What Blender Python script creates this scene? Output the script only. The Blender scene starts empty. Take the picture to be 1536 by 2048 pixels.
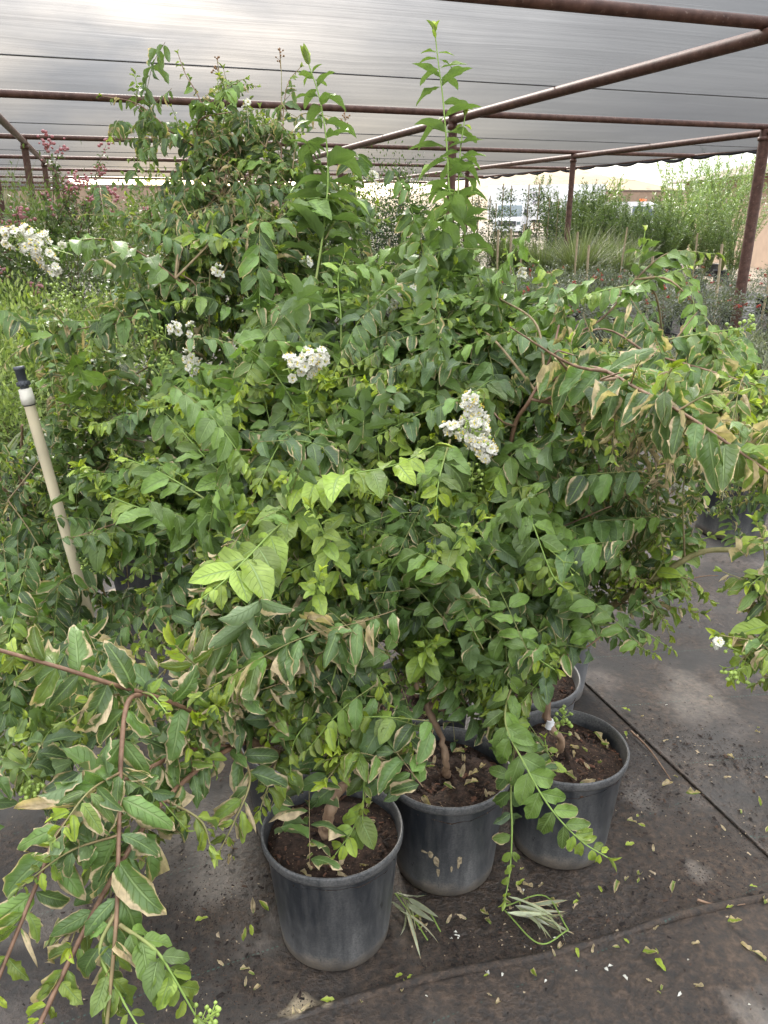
import bpy, math, random
import numpy as np

rng = np.random.default_rng(11)
random.seed(5)
sc = bpy.context.scene
COL = sc.collection

# ------------------------------------------------------------------ camera, sky, sun
PITCH = math.radians(21.0)
CAMH = 1.55
cam_d = bpy.data.cameras.new('camera')
cam = bpy.data.objects.new('camera', cam_d)
COL.objects.link(cam)
cam.location = (0, 0, CAMH)
cam.rotation_euler = (math.pi / 2 - PITCH, 0, 0)
cam_d.sensor_fit = 'VERTICAL'
cam_d.sensor_height = 24
cam_d.lens = 24 * 1547 / 2048
cam_d.clip_start = 0.02
cam_d.clip_end = 3000
sc.camera = cam

SUN_EL, SUN_AZ = math.radians(27), math.radians(-17)     # azimuth from +Y towards +X
SUNDIR = (math.sin(SUN_AZ) * math.cos(SUN_EL), math.cos(SUN_AZ) * math.cos(SUN_EL), math.sin(SUN_EL))
world = bpy.data.worlds.new('World')
sc.world = world
world.use_nodes = True
wn, wl = world.node_tree.nodes, world.node_tree.links
wn.clear()
w_out = wn.new('ShaderNodeOutputWorld')
w_bg = wn.new('ShaderNodeBackground')
w_bg.inputs['Strength'].default_value = 0.12
sky = wn.new('ShaderNodeTexSky')
sky.sky_type = 'NISHITA'
sky.sun_disc = False
sky.sun_elevation = SUN_EL
sky.sun_rotation = SUN_AZ
sky.air_density = 1.0
sky.dust_density = 2.0
w_tc = wn.new('ShaderNodeTexCoord')
w_map = wn.new('ShaderNodeMapping')
w_map.inputs['Scale'].default_value = (1.0, 1.0, 2.6)
w_noise = wn.new('ShaderNodeTexNoise')
w_noise.inputs['Scale'].default_value = 2.3
w_noise.inputs['Detail'].default_value = 5
w_ramp = wn.new('ShaderNodeMapRange')
w_ramp.inputs['From Min'].default_value = 0.35
w_ramp.inputs['From Max'].default_value = 0.62
w_ramp.inputs['To Min'].default_value = 0.55
w_ramp.inputs['To Max'].default_value = 1.0
w_mix = wn.new('ShaderNodeMix')
w_mix.data_type = 'RGBA'
w_mix.inputs['B'].default_value = (4.55, 4.6, 4.7, 1)        # thin cloud
w_dot = wn.new('ShaderNodeVectorMath'); w_dot.operation = 'DOT_PRODUCT'
w_dot.inputs[1].default_value = SUNDIR
w_max = wn.new('ShaderNodeMath'); w_max.operation = 'MAXIMUM'; w_max.inputs[1].default_value = 0
w_pow = wn.new('ShaderNodeMath'); w_pow.operation = 'POWER'; w_pow.inputs[1].default_value = 11
w_sc = wn.new('ShaderNodeMath'); w_sc.operation = 'MULTIPLY_ADD'
w_sc.inputs[1].default_value = 2.5; w_sc.inputs[2].default_value = 1.0
w_mul = wn.new('ShaderNodeVectorMath'); w_mul.operation = 'SCALE'
wl.new(w_tc.outputs['Generated'], w_map.inputs['Vector'])
wl.new(w_map.outputs[0], w_noise.inputs['Vector'])
wl.new(w_noise.outputs['Fac'], w_ramp.inputs['Value'])
wl.new(w_ramp.outputs[0], w_mix.inputs['Factor'])
wl.new(sky.outputs[0], w_mix.inputs['A'])
wl.new(w_tc.outputs['Generated'], w_dot.inputs[0])
wl.new(w_dot.outputs['Value'], w_max.inputs[0])
wl.new(w_max.outputs[0], w_pow.inputs[0])
wl.new(w_pow.outputs[0], w_sc.inputs[0])
w_sep = wn.new('ShaderNodeSeparateXYZ')                       # an overcast sky is about three times brighter overhead
w_zen = wn.new('ShaderNodeMath'); w_zen.operation = 'MULTIPLY_ADD'; w_zen.use_clamp = False
w_zen.inputs[1].default_value = 2.0; w_zen.inputs[2].default_value = 1.0
w_zc = wn.new('ShaderNodeMath'); w_zc.operation = 'MAXIMUM'; w_zc.inputs[1].default_value = 0.0
w_zm = wn.new('ShaderNodeMath'); w_zm.operation = 'MULTIPLY'
wl.new(w_tc.outputs['Generated'], w_sep.inputs[0])
wl.new(w_sep.outputs[2], w_zc.inputs[0])
wl.new(w_zc.outputs[0], w_zen.inputs[0])
wl.new(w_zen.outputs[0], w_zm.inputs[0])
wl.new(w_sc.outputs[0], w_zm.inputs[1])
wl.new(w_mix.outputs['Result'], w_mul.inputs[0])
wl.new(w_zm.outputs[0], w_mul.inputs['Scale'])
wl.new(w_mul.outputs[0], w_bg.inputs['Color'])
wl.new(w_bg.outputs[0], w_out.inputs['Surface'])

sun_d = bpy.data.lights.new('sun', 'SUN')
sun_d.energy = 3.2
sun_d.angle = math.radians(11)
sun_d.color = (1.0, 0.95, 0.86)
sun = bpy.data.objects.new('sun', sun_d)
COL.objects.link(sun)
sun.rotation_euler = (math.pi / 2 - SUN_EL, 0, math.pi - SUN_AZ)
sun.location = (-3, 8, 12)

vs = sc.view_settings
vs.view_transform = 'Standard'
vs.look = 'None'
vs.exposure = 1.55
vs.gamma = 1.0
sc.cycles.use_denoising = True
sc.cycles.max_bounces = 7
sc.cycles.diffuse_bounces = 4
sc.cycles.glossy_bounces = 2
sc.cycles.transmission_bounces = 3
sc.cycles.transparent_max_bounces = 8
sc.cycles.caustics_reflective = False
sc.cycles.caustics_refractive = False
sc.cycles.sample_clamp_indirect = 6

# ------------------------------------------------------------------ camera maths
F = 1547.0
CP, SP = math.cos(PITCH), math.sin(PITCH)


def P(px, py, z):
    """world point seen at photo pixel (1536x2048) at axis depth z"""
    x = (px - 768) / F * z
    v = (1024 - py) / F * z
    return np.array([x, z * CP + v * SP, CAMH - z * SP + v * CP])


def G(px, py, h=0.0):
    """ground point (height h) under photo pixel"""
    d = P(px, py, 1.0) - np.array([0, 0, CAMH])
    k = (h - CAMH) / d[2]
    return np.array([d[0] * k, d[1] * k, h])


def nrm(v):
    v = np.asarray(v, float)
    n = np.linalg.norm(v, axis=-1, keepdims=True)
    return v / np.maximum(n, 1e-9)


UP = np.array([0, 0, 1.0])


# ------------------------------------------------------------------ mesh helpers
class MB:
    """collects vertices/faces with a uv and an rgba attribute, builds ONE mesh object"""

    def __init__(s):
        s.V, s.F4, s.F3, s.UV, s.C = [], [], [], [], []
        s.n = 0

    def add(s, V, F, uv=None, col=None):
        V = np.asarray(V, float).reshape(-1, 3)
        F = np.asarray(F, int)
        k = len(V)
        s.V.append(V)
        s.UV.append(np.zeros((k, 2)) if uv is None else np.asarray(uv, float).reshape(-1, 2))
        if col is None:
            c = np.zeros((k, 4))
        else:
            c = np.asarray(col, float)
            if c.ndim == 1:
                c = np.tile(c, (k, 1))
        s.C.append(c)
        (s.F4 if F.shape[1] == 4 else s.F3).append(F + s.n)
        s.n += k

    def build(s, name, mat, parent=None, loc=(0, 0, 0), smooth=True):
        V = np.concatenate(s.V) - np.asarray(loc, float)
        UV = np.concatenate(s.UV)
        C = np.concatenate(s.C)
        f4 = np.concatenate(s.F4) if s.F4 else np.zeros((0, 4), int)
        f3 = np.concatenate(s.F3) if s.F3 else np.zeros((0, 3), int)
        me = bpy.data.meshes.new(name)
        nl = f4.size + f3.size
        npoly = len(f4) + len(f3)
        me.vertices.add(len(V))
        me.vertices.foreach_set('co', V.astype(np.float32).ravel())
        me.loops.add(nl)
        loops = np.concatenate([f4.ravel(), f3.ravel()]).astype(np.int32)
        me.loops.foreach_set('vertex_index', loops)
        me.polygons.add(npoly)
        starts = np.concatenate([np.arange(len(f4)) * 4, f4.size + np.arange(len(f3)) * 3]).astype(np.int32)
        me.polygons.foreach_set('loop_start', starts)
        me.update(calc_edges=True)
        me.polygons.foreach_set('use_smooth', np.full(npoly, smooth, dtype=bool))
        uvl = me.uv_layers.new(name='UVMap')
        uvl.data.foreach_set('uv', UV[loops].astype(np.float32).ravel())
        at = me.attributes.new('leaf', 'FLOAT_COLOR', 'POINT')
        at.data.foreach_set('color', C.astype(np.float32).ravel())
        me.materials.append(mat)
        me.validate()
        o = bpy.data.objects.new(name, me)
        COL.objects.link(o)
        o.location = loc
        if parent is not None:
            o.parent = parent
            o.location = np.asarray(loc) - np.asarray(parent.get('_w', (0, 0, 0)))
        return o

    # -- simple solids
    def box(s, c, size, rz=0.0, taper=1.0, col=None):
        x, y, z = np.asarray(size, float) / 2
        v = np.array([[-x, -y, -z], [x, -y, -z], [x, y, -z], [-x, y, -z],
                      [-x * taper, -y * taper, z], [x * taper, -y * taper, z], [x * taper, y * taper, z], [-x * taper, y * taper, z]])
        ca, sa = math.cos(rz), math.sin(rz)
        v = np.stack([v[:, 0] * ca - v[:, 1] * sa, v[:, 0] * sa + v[:, 1] * ca, v[:, 2]], 1) + np.asarray(c, float)
        f = [[0, 3, 2, 1], [4, 5, 6, 7], [0, 1, 5, 4], [1, 2, 6, 5], [2, 3, 7, 6], [3, 0, 4, 7]]
        s.add(v, f, col=col)

    def tube(s, pts, r, sides=6, col=None, cap=True):
        pts = np.asarray(pts, float)
        n = len(pts)
        r = np.broadcast_to(np.asarray(r, float), (n,))
        t = np.gradient(pts, axis=0)
        t = nrm(t)
        ref = np.array([0.31, 0.17, 0.93]) if abs(t[:, 2]).mean() < 0.8 else np.array([0.9, 0.3, 0.1])
        a = nrm(np.cross(t, ref))
        b = np.cross(t, a)
        th = np.linspace(0, 2 * np.pi, sides, endpoint=False)
        V = pts[:, None] + r[:, None, None] * (np.cos(th)[None, :, None] * a[:, None] + np.sin(th)[None, :, None] * b[:, None])
        V = V.reshape(-1, 3)
        i = np.arange(n - 1)[:, None] * sides
        j = np.arange(sides)[None]
        j2 = (j + 1) % sides
        Fq = np.stack([i + j, i + j2, i + sides + j2, i + sides + j], -1).reshape(-1, 4)
        ln = np.concatenate([[0], np.cumsum(np.linalg.norm(np.diff(pts, axis=0), axis=1))])
        uv = np.stack([np.tile(th / 6.283, n), np.repeat(ln, sides)], 1)
        c = None
        if col is not None:
            col = np.asarray(col, float)
            c = np.repeat(col, sides, 0) if col.ndim == 2 else col
        s.add(V, Fq, uv, c)
        if cap and sides >= 3:
            for e, base in ((0, 0), (n - 1, (n - 1) * sides)):
                vv = np.concatenate([V[base:base + sides], pts[e:e + 1]])
                ff = [[k, sides, (k + 1) % sides] if e else [k, (k + 1) % sides, sides][::-1] for k in range(sides)]
                cc = None if c is None else (np.tile(c[base], (sides + 1, 1)) if c.ndim == 2 else c)
                s.add(vv, ff, None, cc)

    def lathe(s, c, prof, sides=40, col=None):
        prof = np.asarray(prof, float)
        th = np.linspace(0, 2 * np.pi, sides, endpoint=False)
        n = len(prof)
        V = np.stack([prof[:, 0][:, None] * np.cos(th), prof[:, 0][:, None] * np.sin(th),
                      np.repeat(prof[:, 1][:, None], sides, 1)], -1).reshape(-1, 3) + np.asarray(c, float)
        i = np.arange(n - 1)[:, None] * sides
        j = np.arange(sides)[None]
        j2 = (j + 1) % sides
        Fq = np.stack([i + j, i + j2, i + sides + j2, i + sides + j], -1).reshape(-1, 4)
        uv = np.stack([np.tile(th / 6.283, n), np.repeat(np.linspace(0, 1, n), sides)], 1)
        s.add(V, Fq, uv, col)

    def blobs(s, c, r, col=None, squash=1.0):
        """many small low spheres (octahedra split once)"""
        c = np.asarray(c, float).reshape(-1, 3)
        r = np.broadcast_to(np.asarray(r, float), (len(c),))
        V = BALL_V[None] * r[:, None, None] * np.array([1, 1, squash]) + c[:, None]
        Ff = BALL_F[None] + (np.arange(len(c)) * len(BALL_V))[:, None, None]
        if col is not None and np.ndim(col) == 2:
            col = np.repeat(col, len(BALL_V), 0)
        s.add(V.reshape(-1, 3), Ff.reshape(-1, 3), None, col)

    def chips(s, c, size, col=None):
        """irregular little tetra-like crumbs"""
        c = np.asarray(c, float).reshape(-1, 3)
        n = len(c)
        base = np.array([[-1, -.7, 0], [1, -.6, 0], [.8, .8, 0], [-.9, .6, 0], [0.1, -.1, .8], [-.2, .3, .5]])
        V = base[None] * (0.6 + 0.8 * rng.random((n, 6, 3))) * np.asarray(size)[:, None, :]
        a = rng.random(n) * 6.283
        ca, sa = np.cos(a)[:, None], np.sin(a)[:, None]
        V = np.stack([V[..., 0] * ca - V[..., 1] * sa, V[..., 0] * sa + V[..., 1] * ca, V[..., 2]], -1) + c[:, None]
        f = np.array([[0, 1, 4], [1, 2, 4], [2, 5, 4], [2, 3, 5], [3, 0, 5], [0, 4, 5]])
        Ff = f[None] + (np.arange(n) * 6)[:, None, None]
        if col is not None and np.ndim(col) == 2:
            col = np.repeat(col, 6, 0)
        s.add(V.reshape(-1, 3), Ff.reshape(-1, 3), None, col)


def _ball():
    v = [np.array(p, float) for p in ((1, 0, 0), (-1, 0, 0), (0, 1, 0), (0, -1, 0), (0, 0, 1), (0, 0, -1))]
    f = [(0, 2, 4), (2, 1, 4), (1, 3, 4), (3, 0, 4), (2, 0, 5), (1, 2, 5), (3, 1, 5), (0, 3, 5)]
    out, cache = [], {}

    def mid(a, b):
        k = (min(a, b), max(a, b))
        if k not in cache:
            m = v[a] + v[b]
            v.append(m / np.linalg.norm(m))
            cache[k] = len(v) - 1
        return cache[k]
    for a, b, c in f:
        ab, bc, ca = mid(a, b), mid(b, c), mid(c, a)
        out += [(a, ab, ca), (b, bc, ab), (c, ca, bc), (ab, bc, ca)]
    return np.array(v), np.array(out)


BALL_V, BALL_F = _ball()


def smooth_path(pts, step=0.008):
    """Catmull-Rom through control points, resampled evenly"""
    pts = np.asarray(pts, float)
    if len(pts) == 2:
        pts = np.array([pts[0], pts.mean(0), pts[1]])
    p = np.concatenate([[2 * pts[0] - pts[1]], pts, [2 * pts[-1] - pts[-2]]])
    out = []
    for i in range(1, len(p) - 2):
        t = np.linspace(0, 1, 14, endpoint=False)[:, None]
        a, b, c, d = p[i - 1], p[i], p[i + 1], p[i + 2]
        out.append(0.5 * (2 * b + (c - a) * t + (2 * a - 5 * b + 4 * c - d) * t ** 2 + (3 * b - 3 * c + d - a) * t ** 3))
    q = np.concatenate(out + [p[-2:-1]])
    ln = np.concatenate([[0], np.cumsum(np.linalg.norm(np.diff(q, axis=0), axis=1))])
    n = max(4, int(ln[-1] / step) + 1)
    s = np.linspace(0, ln[-1], n)
    return np.stack([np.interp(s, ln, q[:, k]) for k in range(3)], 1), ln[-1]


# ------------------------------------------------------------------ object tags
def tag(o, label=None, cat=None, group=None, kind=None):
    if label: o['label'] = label
    if cat: o['category'] = cat
    if group: o['group'] = group
    if kind: o['kind'] = kind
    return o


def thing(name, label, cat, loc, group=None):
    o = bpy.data.objects.new(name, None)
    o.empty_display_size = 0.1
    COL.objects.link(o)
    o.location = loc
    o['_w'] = tuple(float(x) for x in loc)
    return tag(o, label, cat, group)


def copy_tree(o, parent=None):
    c = o.copy()
    COL.objects.link(c)
    if parent is not None: c.parent = parent
    for ch in list(o.children):
        copy_tree(ch, c)
    return c


# ------------------------------------------------------------------ material helpers
def mat(name):
    m = bpy.data.materials.new(name)
    m.use_nodes = True
    nt = m.node_tree
    nt.nodes.clear()
    return m, nt


class N:
    """terse node builder"""

    def __init__(s, nt): s.nt = nt

    def new(s, t, **kw):
        n = s.nt.nodes.new(t)
        for k, v in kw.items(): setattr(n, k, v)
        return n

    def link(s, a, b): s.nt.links.new(a, b)

    def _in(s, sock, v):
        if hasattr(v, 'is_output'): s.link(v, sock)
        elif v is not None: sock.default_value = v

    def math(s, op, a, b=None, c=None, clamp=False):
        n = s.new('ShaderNodeMath', operation=op, use_clamp=clamp)
        for i, v in enumerate((a, b, c)):
            if v is not None: s._in(n.inputs[i], v)
        return n.outputs[0]

    def mix(s, f, a, b, blend='MIX'):
        n = s.new('ShaderNodeMix', data_type='RGBA', blend_type=blend)
        s._in(n.inputs['Factor'], f)
        s._in(n.inputs['A'], a if hasattr(a, 'is_output') else (*a[:3], 1))
        s._in(n.inputs['B'], b if hasattr(b, 'is_output') else (*b[:3], 1))
        return n.outputs['Result']

    def noise(s, scale, detail=3, vec=None, rough=0.5, dist=0.0):
        n = s.new('ShaderNodeTexNoise')
        n.inputs['Scale'].default_value = scale
        n.inputs['Detail'].default_value = detail
        n.inputs['Roughness'].default_value = rough
        n.inputs['Distortion'].default_value = dist
        if vec is not None: s.link(vec, n.inputs['Vector'])
        return n.outputs['Fac']

    def rng(s, v, a, b, c=0.0, d=1.0, interp='LINEAR'):
        n = s.new('ShaderNodeMapRange', interpolation_type=interp)
        s._in(n.inputs['Value'], v)
        for k, x in zip(('From Min', 'From Max', 'To Min', 'To Max'), (a, b, c, d)): s._in(n.inputs[k], x)
        return n.outputs[0]

    def pos(s): return s.new('ShaderNodeNewGeometry').outputs['Position']

    def obj(s): return s.new('ShaderNodeTexCoord').outputs['Object']

    def mapped(s, vec, scale=(1, 1, 1), rot=(0, 0, 0), loc=(0, 0, 0)):
        n = s.new('ShaderNodeMapping')
        n.inputs['Scale'].default_value = scale
        n.inputs['Rotation'].default_value = rot
        n.inputs['Location'].default_value = loc
        s.link(vec, n.inputs['Vector'])
        return n.outputs[0]

    def bump(s, h, strength=0.3, dist=0.01):
        n = s.new('ShaderNodeBump')
        n.inputs['Strength'].default_value = strength
        n.inputs['Distance'].default_value = dist
        s.link(h, n.inputs['Height'])
        return n.outputs[0]

    def principled(s, col, rough=0.5, spec=0.5, normal=None, metal=0.0):
        n = s.new('ShaderNodeBsdfPrincipled')
        s._in(n.inputs['Base Color'], col if hasattr(col, 'is_output') else (*col[:3], 1))
        s._in(n.inputs['Roughness'], rough)
        s._in(n.inputs['Specular IOR Level'], spec)
        s._in(n.inputs['Metallic'], metal)
        if normal is not None: s.link(normal, n.inputs['Normal'])
        return n.outputs[0]

    def out(s, sh):
        o = s.new('ShaderNodeOutputMaterial')
        s.link(sh, o.inputs['Surface'])


def simple(name, col, rough=0.6, spec=0.4, var=0.25, scale=8.0, bump=0.0, bscale=60.0):
    m, nt = mat(name)
    n = N(nt)
    v = n.noise(scale, 4, n.obj())
    f = n.rng(v, 0.3, 0.7)
    c = n.mix(f, [x * (1 - var) for x in col], [min(1, x * (1 + var)) for x in col])
    nor = n.bump(n.noise(bscale, 3, n.obj()), bump, 0.01) if bump else None
    n.out(n.principled(c, rough, spec, nor))
    return m


def leaf_material(name, mature, dull, young, scorch_col=(0.54, 0.43, 0.27), back=(0.13, 0.19, 0.075), veins=True, trans=0.28, rough=0.40):
    m, nt = mat(name)
    n = N(nt)
    at = n.new('ShaderNodeAttribute', attribute_name='leaf')
    sep = n.new('ShaderNodeSeparateColor')
    n.link(at.outputs['Color'], sep.inputs[0])
    youth, sco, rnd = sep.outputs[0], sep.outputs[1], sep.outputs[2]
    dl = at.outputs['Alpha']
    uv = n.new('ShaderNodeUVMap')
    su = n.new('ShaderNodeSeparateXYZ')
    n.link(uv.outputs[0], su.inputs[0])
    U, V = su.outputs[0], su.outputs[1]
    aU = n.math('ABSOLUTE', U)
    pos = n.pos()
    nz = n.noise(70, 3, pos)
    base = n.mix(dl, mature, dull)
    base = n.mix(youth, base, young)
    br = n.math('ADD', n.math('MULTIPLY', rnd, 0.85), 0.52)
    br = n.math('MULTIPLY', br, n.rng(nz, 0.3, 0.7, 0.85, 1.15))
    bm = n.new('ShaderNodeVectorMath', operation='SCALE')
    n.link(base, bm.inputs[0]); n.link(br, bm.inputs['Scale'])
    base = bm.outputs[0]
    normal = None
    if veins:
        vc = n.math('SUBTRACT', n.math('MULTIPLY', V, 8.0), n.math('MULTIPLY', aU, 1.9))
        fr = n.math('ABSOLUTE', n.math('SUBTRACT', n.math('FRACT', vc), 0.5))
        vein = n.rng(fr, 0.40, 0.5, 0.0, 1.0, 'SMOOTHSTEP')
        vein = n.math('MULTIPLY', vein, n.rng(aU, 0.0, 0.95, 1.0, 0.25))
        midr = n.rng(aU, 0.035, 0.10, 1.0, 0.0)
        vm = n.math('MAXIMUM', n.math('MULTIPLY', vein, 0.5), n.math('MULTIPLY', midr, 0.75))
        base = n.mix(vm, base, (0.22, 0.31, 0.11))
        h = n.math('SUBTRACT', n.math('MULTIPLY', n.noise(160, 2, pos), 0.25), n.math('MAXIMUM', vein, midr))
        normal = n.bump(h, 0.75, 0.0018)
    # pale spots, then crisp tan edges
    spot = n.rng(n.noise(330, 1, pos), 0.73, 0.78)
    base = n.mix(n.math('MULTIPLY', spot, n.math('MULTIPLY', dl, 0.5)), base, (0.36, 0.34, 0.2))
    tipd = n.math('POWER', V, 5.0)
    basd = n.math('POWER', n.math('SUBTRACT', 1.0, V), 9.0)
    edge = n.math('SUBTRACT', n.math('MAXIMUM', aU, tipd), basd)
    edge = n.math('ADD', edge, n.math('MULTIPLY', n.math('SUBTRACT', n.noise(26, 2, pos), 0.5), 0.75))
    edge = n.math('ADD', edge, n.math('MULTIPLY', n.math('SUBTRACT', n.noise(120, 3, pos, 0.65), 0.5), 0.45))
    thr = n.math('SUBTRACT', 1.16, n.math('MULTIPLY', sco, 1.0))
    sm = n.rng(n.math('SUBTRACT', edge, thr), -0.02, 0.07)
    halo = n.rng(n.math('SUBTRACT', edge, thr), -0.20, 0.02)
    halo = n.math('MULTIPLY', halo, n.rng(sco, 0.02, 0.2))
    base = n.mix(n.math('MULTIPLY', halo, 0.55), base, (0.21, 0.24, 0.07))
    sm = n.math('MULTIPLY', sm, n.rng(sco, 0.02, 0.12))
    sc_c = n.mix(n.rng(n.noise(60, 3, pos), 0.35, 0.68), [x * 0.62 for x in scorch_col], [x * 1.22 for x in scorch_col])
    base = n.mix(sm, base, sc_c)
    geo = n.new('ShaderNodeNewGeometry')
    under = n.mix(n.math('MAXIMUM', sm, n.math('MULTIPLY', youth, 0.6)), back, base)
    colr = n.mix(geo.outputs['Backfacing'], base, under)
    pr = n.principled(colr, n.rng(sm, 0, 1, rough, 0.8), n.rng(sm, 0, 1, 0.5, 0.2), normal)
    tr = n.new('ShaderNodeBsdfTranslucent')
    tc = n.mix(1.0, colr, (1.35, 1.5, 0.7), 'MULTIPLY')
    n.link(tc, tr.inputs['Color'])
    mx = n.new('ShaderNodeMixShader')
    mx.inputs[0].default_value = trans
    n.link(pr, mx.inputs[1]); n.link(tr.outputs[0], mx.inputs[2])
    n.out(mx.outputs[0])
    return m


M = {}
M['leaf'] = leaf_material('crape_leaf', (0.148, 0.250, 0.054), (0.072, 0.116, 0.050), (0.40, 0.47, 0.035))
M['shrub_leaf'] = leaf_material('shrub_leaf', (0.135, 0.19, 0.062), (0.08, 0.115, 0.052), (0.29, 0.34, 0.11), veins=False)
M['lime_leaf'] = leaf_material('lime_leaf', (0.20, 0.285, 0.075), (0.12, 0.175, 0.06), (0.34, 0.41, 0.12), veins=False)
M['grey_leaf'] = leaf_material('grey_leaf', (0.16, 0.185, 0.135), (0.105, 0.125, 0.095), (0.26, 0.28, 0.17), veins=False, back=(0.15, 0.17, 0.12))
M['dark_leaf'] = leaf_material('dark_leaf', (0.045, 0.085, 0.032), (0.035, 0.055, 0.03), (0.13, 0.2, 0.04), veins=False)


def stem_material():
    m, nt = mat('stem_bark')
    n = N(nt)
    at = n.new('ShaderNodeAttribute', attribute_name='leaf')
    sep = n.new('ShaderNodeSeparateColor')
    n.link(at.outputs['Color'], sep.inputs[0])
    v = n.noise(60, 4, n.mapped(n.pos(), (1, 1, 0.3)))
    bark = n.mix(n.rng(v, 0.3, 0.7), (0.13, 0.075, 0.045), (0.36, 0.25, 0.16))
    red = n.mix(n.rng(v, 0.3, 0.7), (0.10, 0.052, 0.03), (0.22, 0.125, 0.075))
    c = n.mix(sep.outputs[1], bark, red)
    c = n.mix(sep.outputs[0], c, (0.19, 0.28, 0.06))
    n.out(n.principled(c, 0.6, 0.35, n.bump(n.noise(300, 3, n.pos()), 0.3, 0.002)))
    return m


M['stem'] = stem_material()


def petal_material(name, a, b):
    m, nt = mat(name)
    n = N(nt)
    c = n.mix(n.noise(120, 2, n.pos()), a, b)
    pr = n.principled(c, 0.6, 0.25)
    tr = n.new('ShaderNodeBsdfTranslucent')
    n.link(c, tr.inputs['Color'])
    mx = n.new('ShaderNodeMixShader'); mx.inputs[0].default_value = 0.35
    n.link(pr, mx.inputs[1]); n.link(tr.outputs[0], mx.inputs[2])
    n.out(mx.outputs[0])
    return m


M['petal'] = petal_material('white_petal', (0.74, 0.72, 0.62), (0.87, 0.86, 0.77))
M['pink'] = petal_material('pink_petal', (0.62, 0.26, 0.29), (0.72, 0.44, 0.44))
M['red'] = petal_material('red_petal', (0.55, 0.10, 0.07), (0.65, 0.2, 0.15))
M['stamen'] = simple('stamen', (0.66, 0.52, 0.10), 0.7, 0.2)
M['bud'] = simple('bud', (0.25, 0.34, 0.07), 0.45, 0.4, 0.3, 90)
M['husk'] = simple('dry_flower_stalk', (0.22, 0.13, 0.07), 0.7, 0.2)


def pot_material(name, base, dust):
    m, nt = mat(name)
    n = N(nt)
    o = n.obj()
    sx = n.new('ShaderNodeSeparateXYZ'); n.link(o, sx.inputs[0])
    z = sx.outputs[2]
    big = n.noise(7, 4, o, 0.6)
    fine = n.noise(240, 2, o)
    streak = n.noise(22, 4, n.mapped(o, (1, 1, 0.12)), 0.6)
    # dried splash dirt low on the wall, with a shape of its own
    low = n.rng(n.math('ADD', z, n.math('MULTIPLY', n.math('SUBTRACT', big, 0.5), 0.20)), 0.01, 0.15, 1.0, 0.0)
    d = n.math('ADD', n.math('MULTIPLY', low, 0.55), n.math('MULTIPLY', n.rng(streak, 0.42, 0.75), 0.5))
    d = n.math('MULTIPLY', d, n.rng(fine, 0.3, 0.7, 0.55, 1.2), clamp=True)
    c = n.mix(d, base, dust)
    ring = n.rng(n.math('ADD', z, n.math('MULTIPLY', n.math('SUBTRACT', n.noise(16, 4, o, 0.6), 0.5), 0.11)), 0.015, 0.055, 1.0, 0.0)
    c = n.mix(n.math('MULTIPLY', ring, n.rng(fine, 0.3, 0.7, 0.35, 0.9)), c, (0.21, 0.17, 0.125))
    lip = n.rng(n.math('ADD', z, n.math('MULTIPLY', n.math('SUBTRACT', n.noise(26, 4, o, 0.6), 0.5), 0.03)), 0.268, 0.280, 0.0, 1.0)
    c = n.mix(n.math('MULTIPLY', lip, n.rng(fine, 0.3, 0.7, 0.12, 0.6)), c, (0.17, 0.165, 0.155))
    scuff = n.rng(n.noise(34, 5, n.mapped(o, (1, 1, 0.5)), 0.7), 0.66, 0.70)
    c = n.mix(n.math('MULTIPLY', scuff, 0.8), c, (0.014, 0.014, 0.015))
    n.out(n.principled(c, n.rng(d, 0, 1, 0.36, 0.75), 0.45, n.bump(n.noise(90, 4, o), 0.15, 0.003)))
    return m


M['pot'] = pot_material('black_pot', (0.020, 0.023, 0.027), (0.175, 0.17, 0.16))
M['pot_grey'] = pot_material('grey_pot', (0.075, 0.08, 0.085), (0.34, 0.33, 0.32))
M['pot_far'] = simple('plain_black_pot', (0.02, 0.021, 0.023), 0.5, 0.4)


def soil_material():
    m, nt = mat('potting_soil')
    n = N(nt)
    p = n.pos()
    c = n.mix(n.rng(n.noise(90, 4, p), 0.3, 0.7), (0.012, 0.008, 0.006), (0.062, 0.036, 0.024))
    c = n.mix(n.rng(n.noise(240, 1, p), 0.70, 0.74), c, (0.30, 0.2, 0.12))
    n.out(n.principled(c, 0.85, 0.25, n.bump(n.noise(150, 4, p), 0.9, 0.006)))
    return m


M['soil'] = soil_material()


def crumb_material():
    m, nt = mat('bark_crumb')
    n = N(nt)
    at = n.new('ShaderNodeAttribute', attribute_name='leaf')
    n.out(n.principled(at.outputs['Color'], 0.85, 0.2))
    return m


M['crumb'] = crumb_material()


def rust_material():
    m, nt = mat('brown_painted_steel')
    n = N(nt)
    p = n.pos()
    c = n.mix(n.rng(n.noise(14, 5, p, 0.6), 0.35, 0.7), (0.088, 0.044, 0.033), (0.195, 0.105, 0.078))
    c = n.mix(n.rng(n.noise(45, 3, p), 0.62, 0.75), c, (0.27, 0.19, 0.15))
    n.out(n.principled(c, 0.55, 0.4, n.bump(n.noise(60, 3, p), 0.1, 0.004)))
    return m


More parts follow.
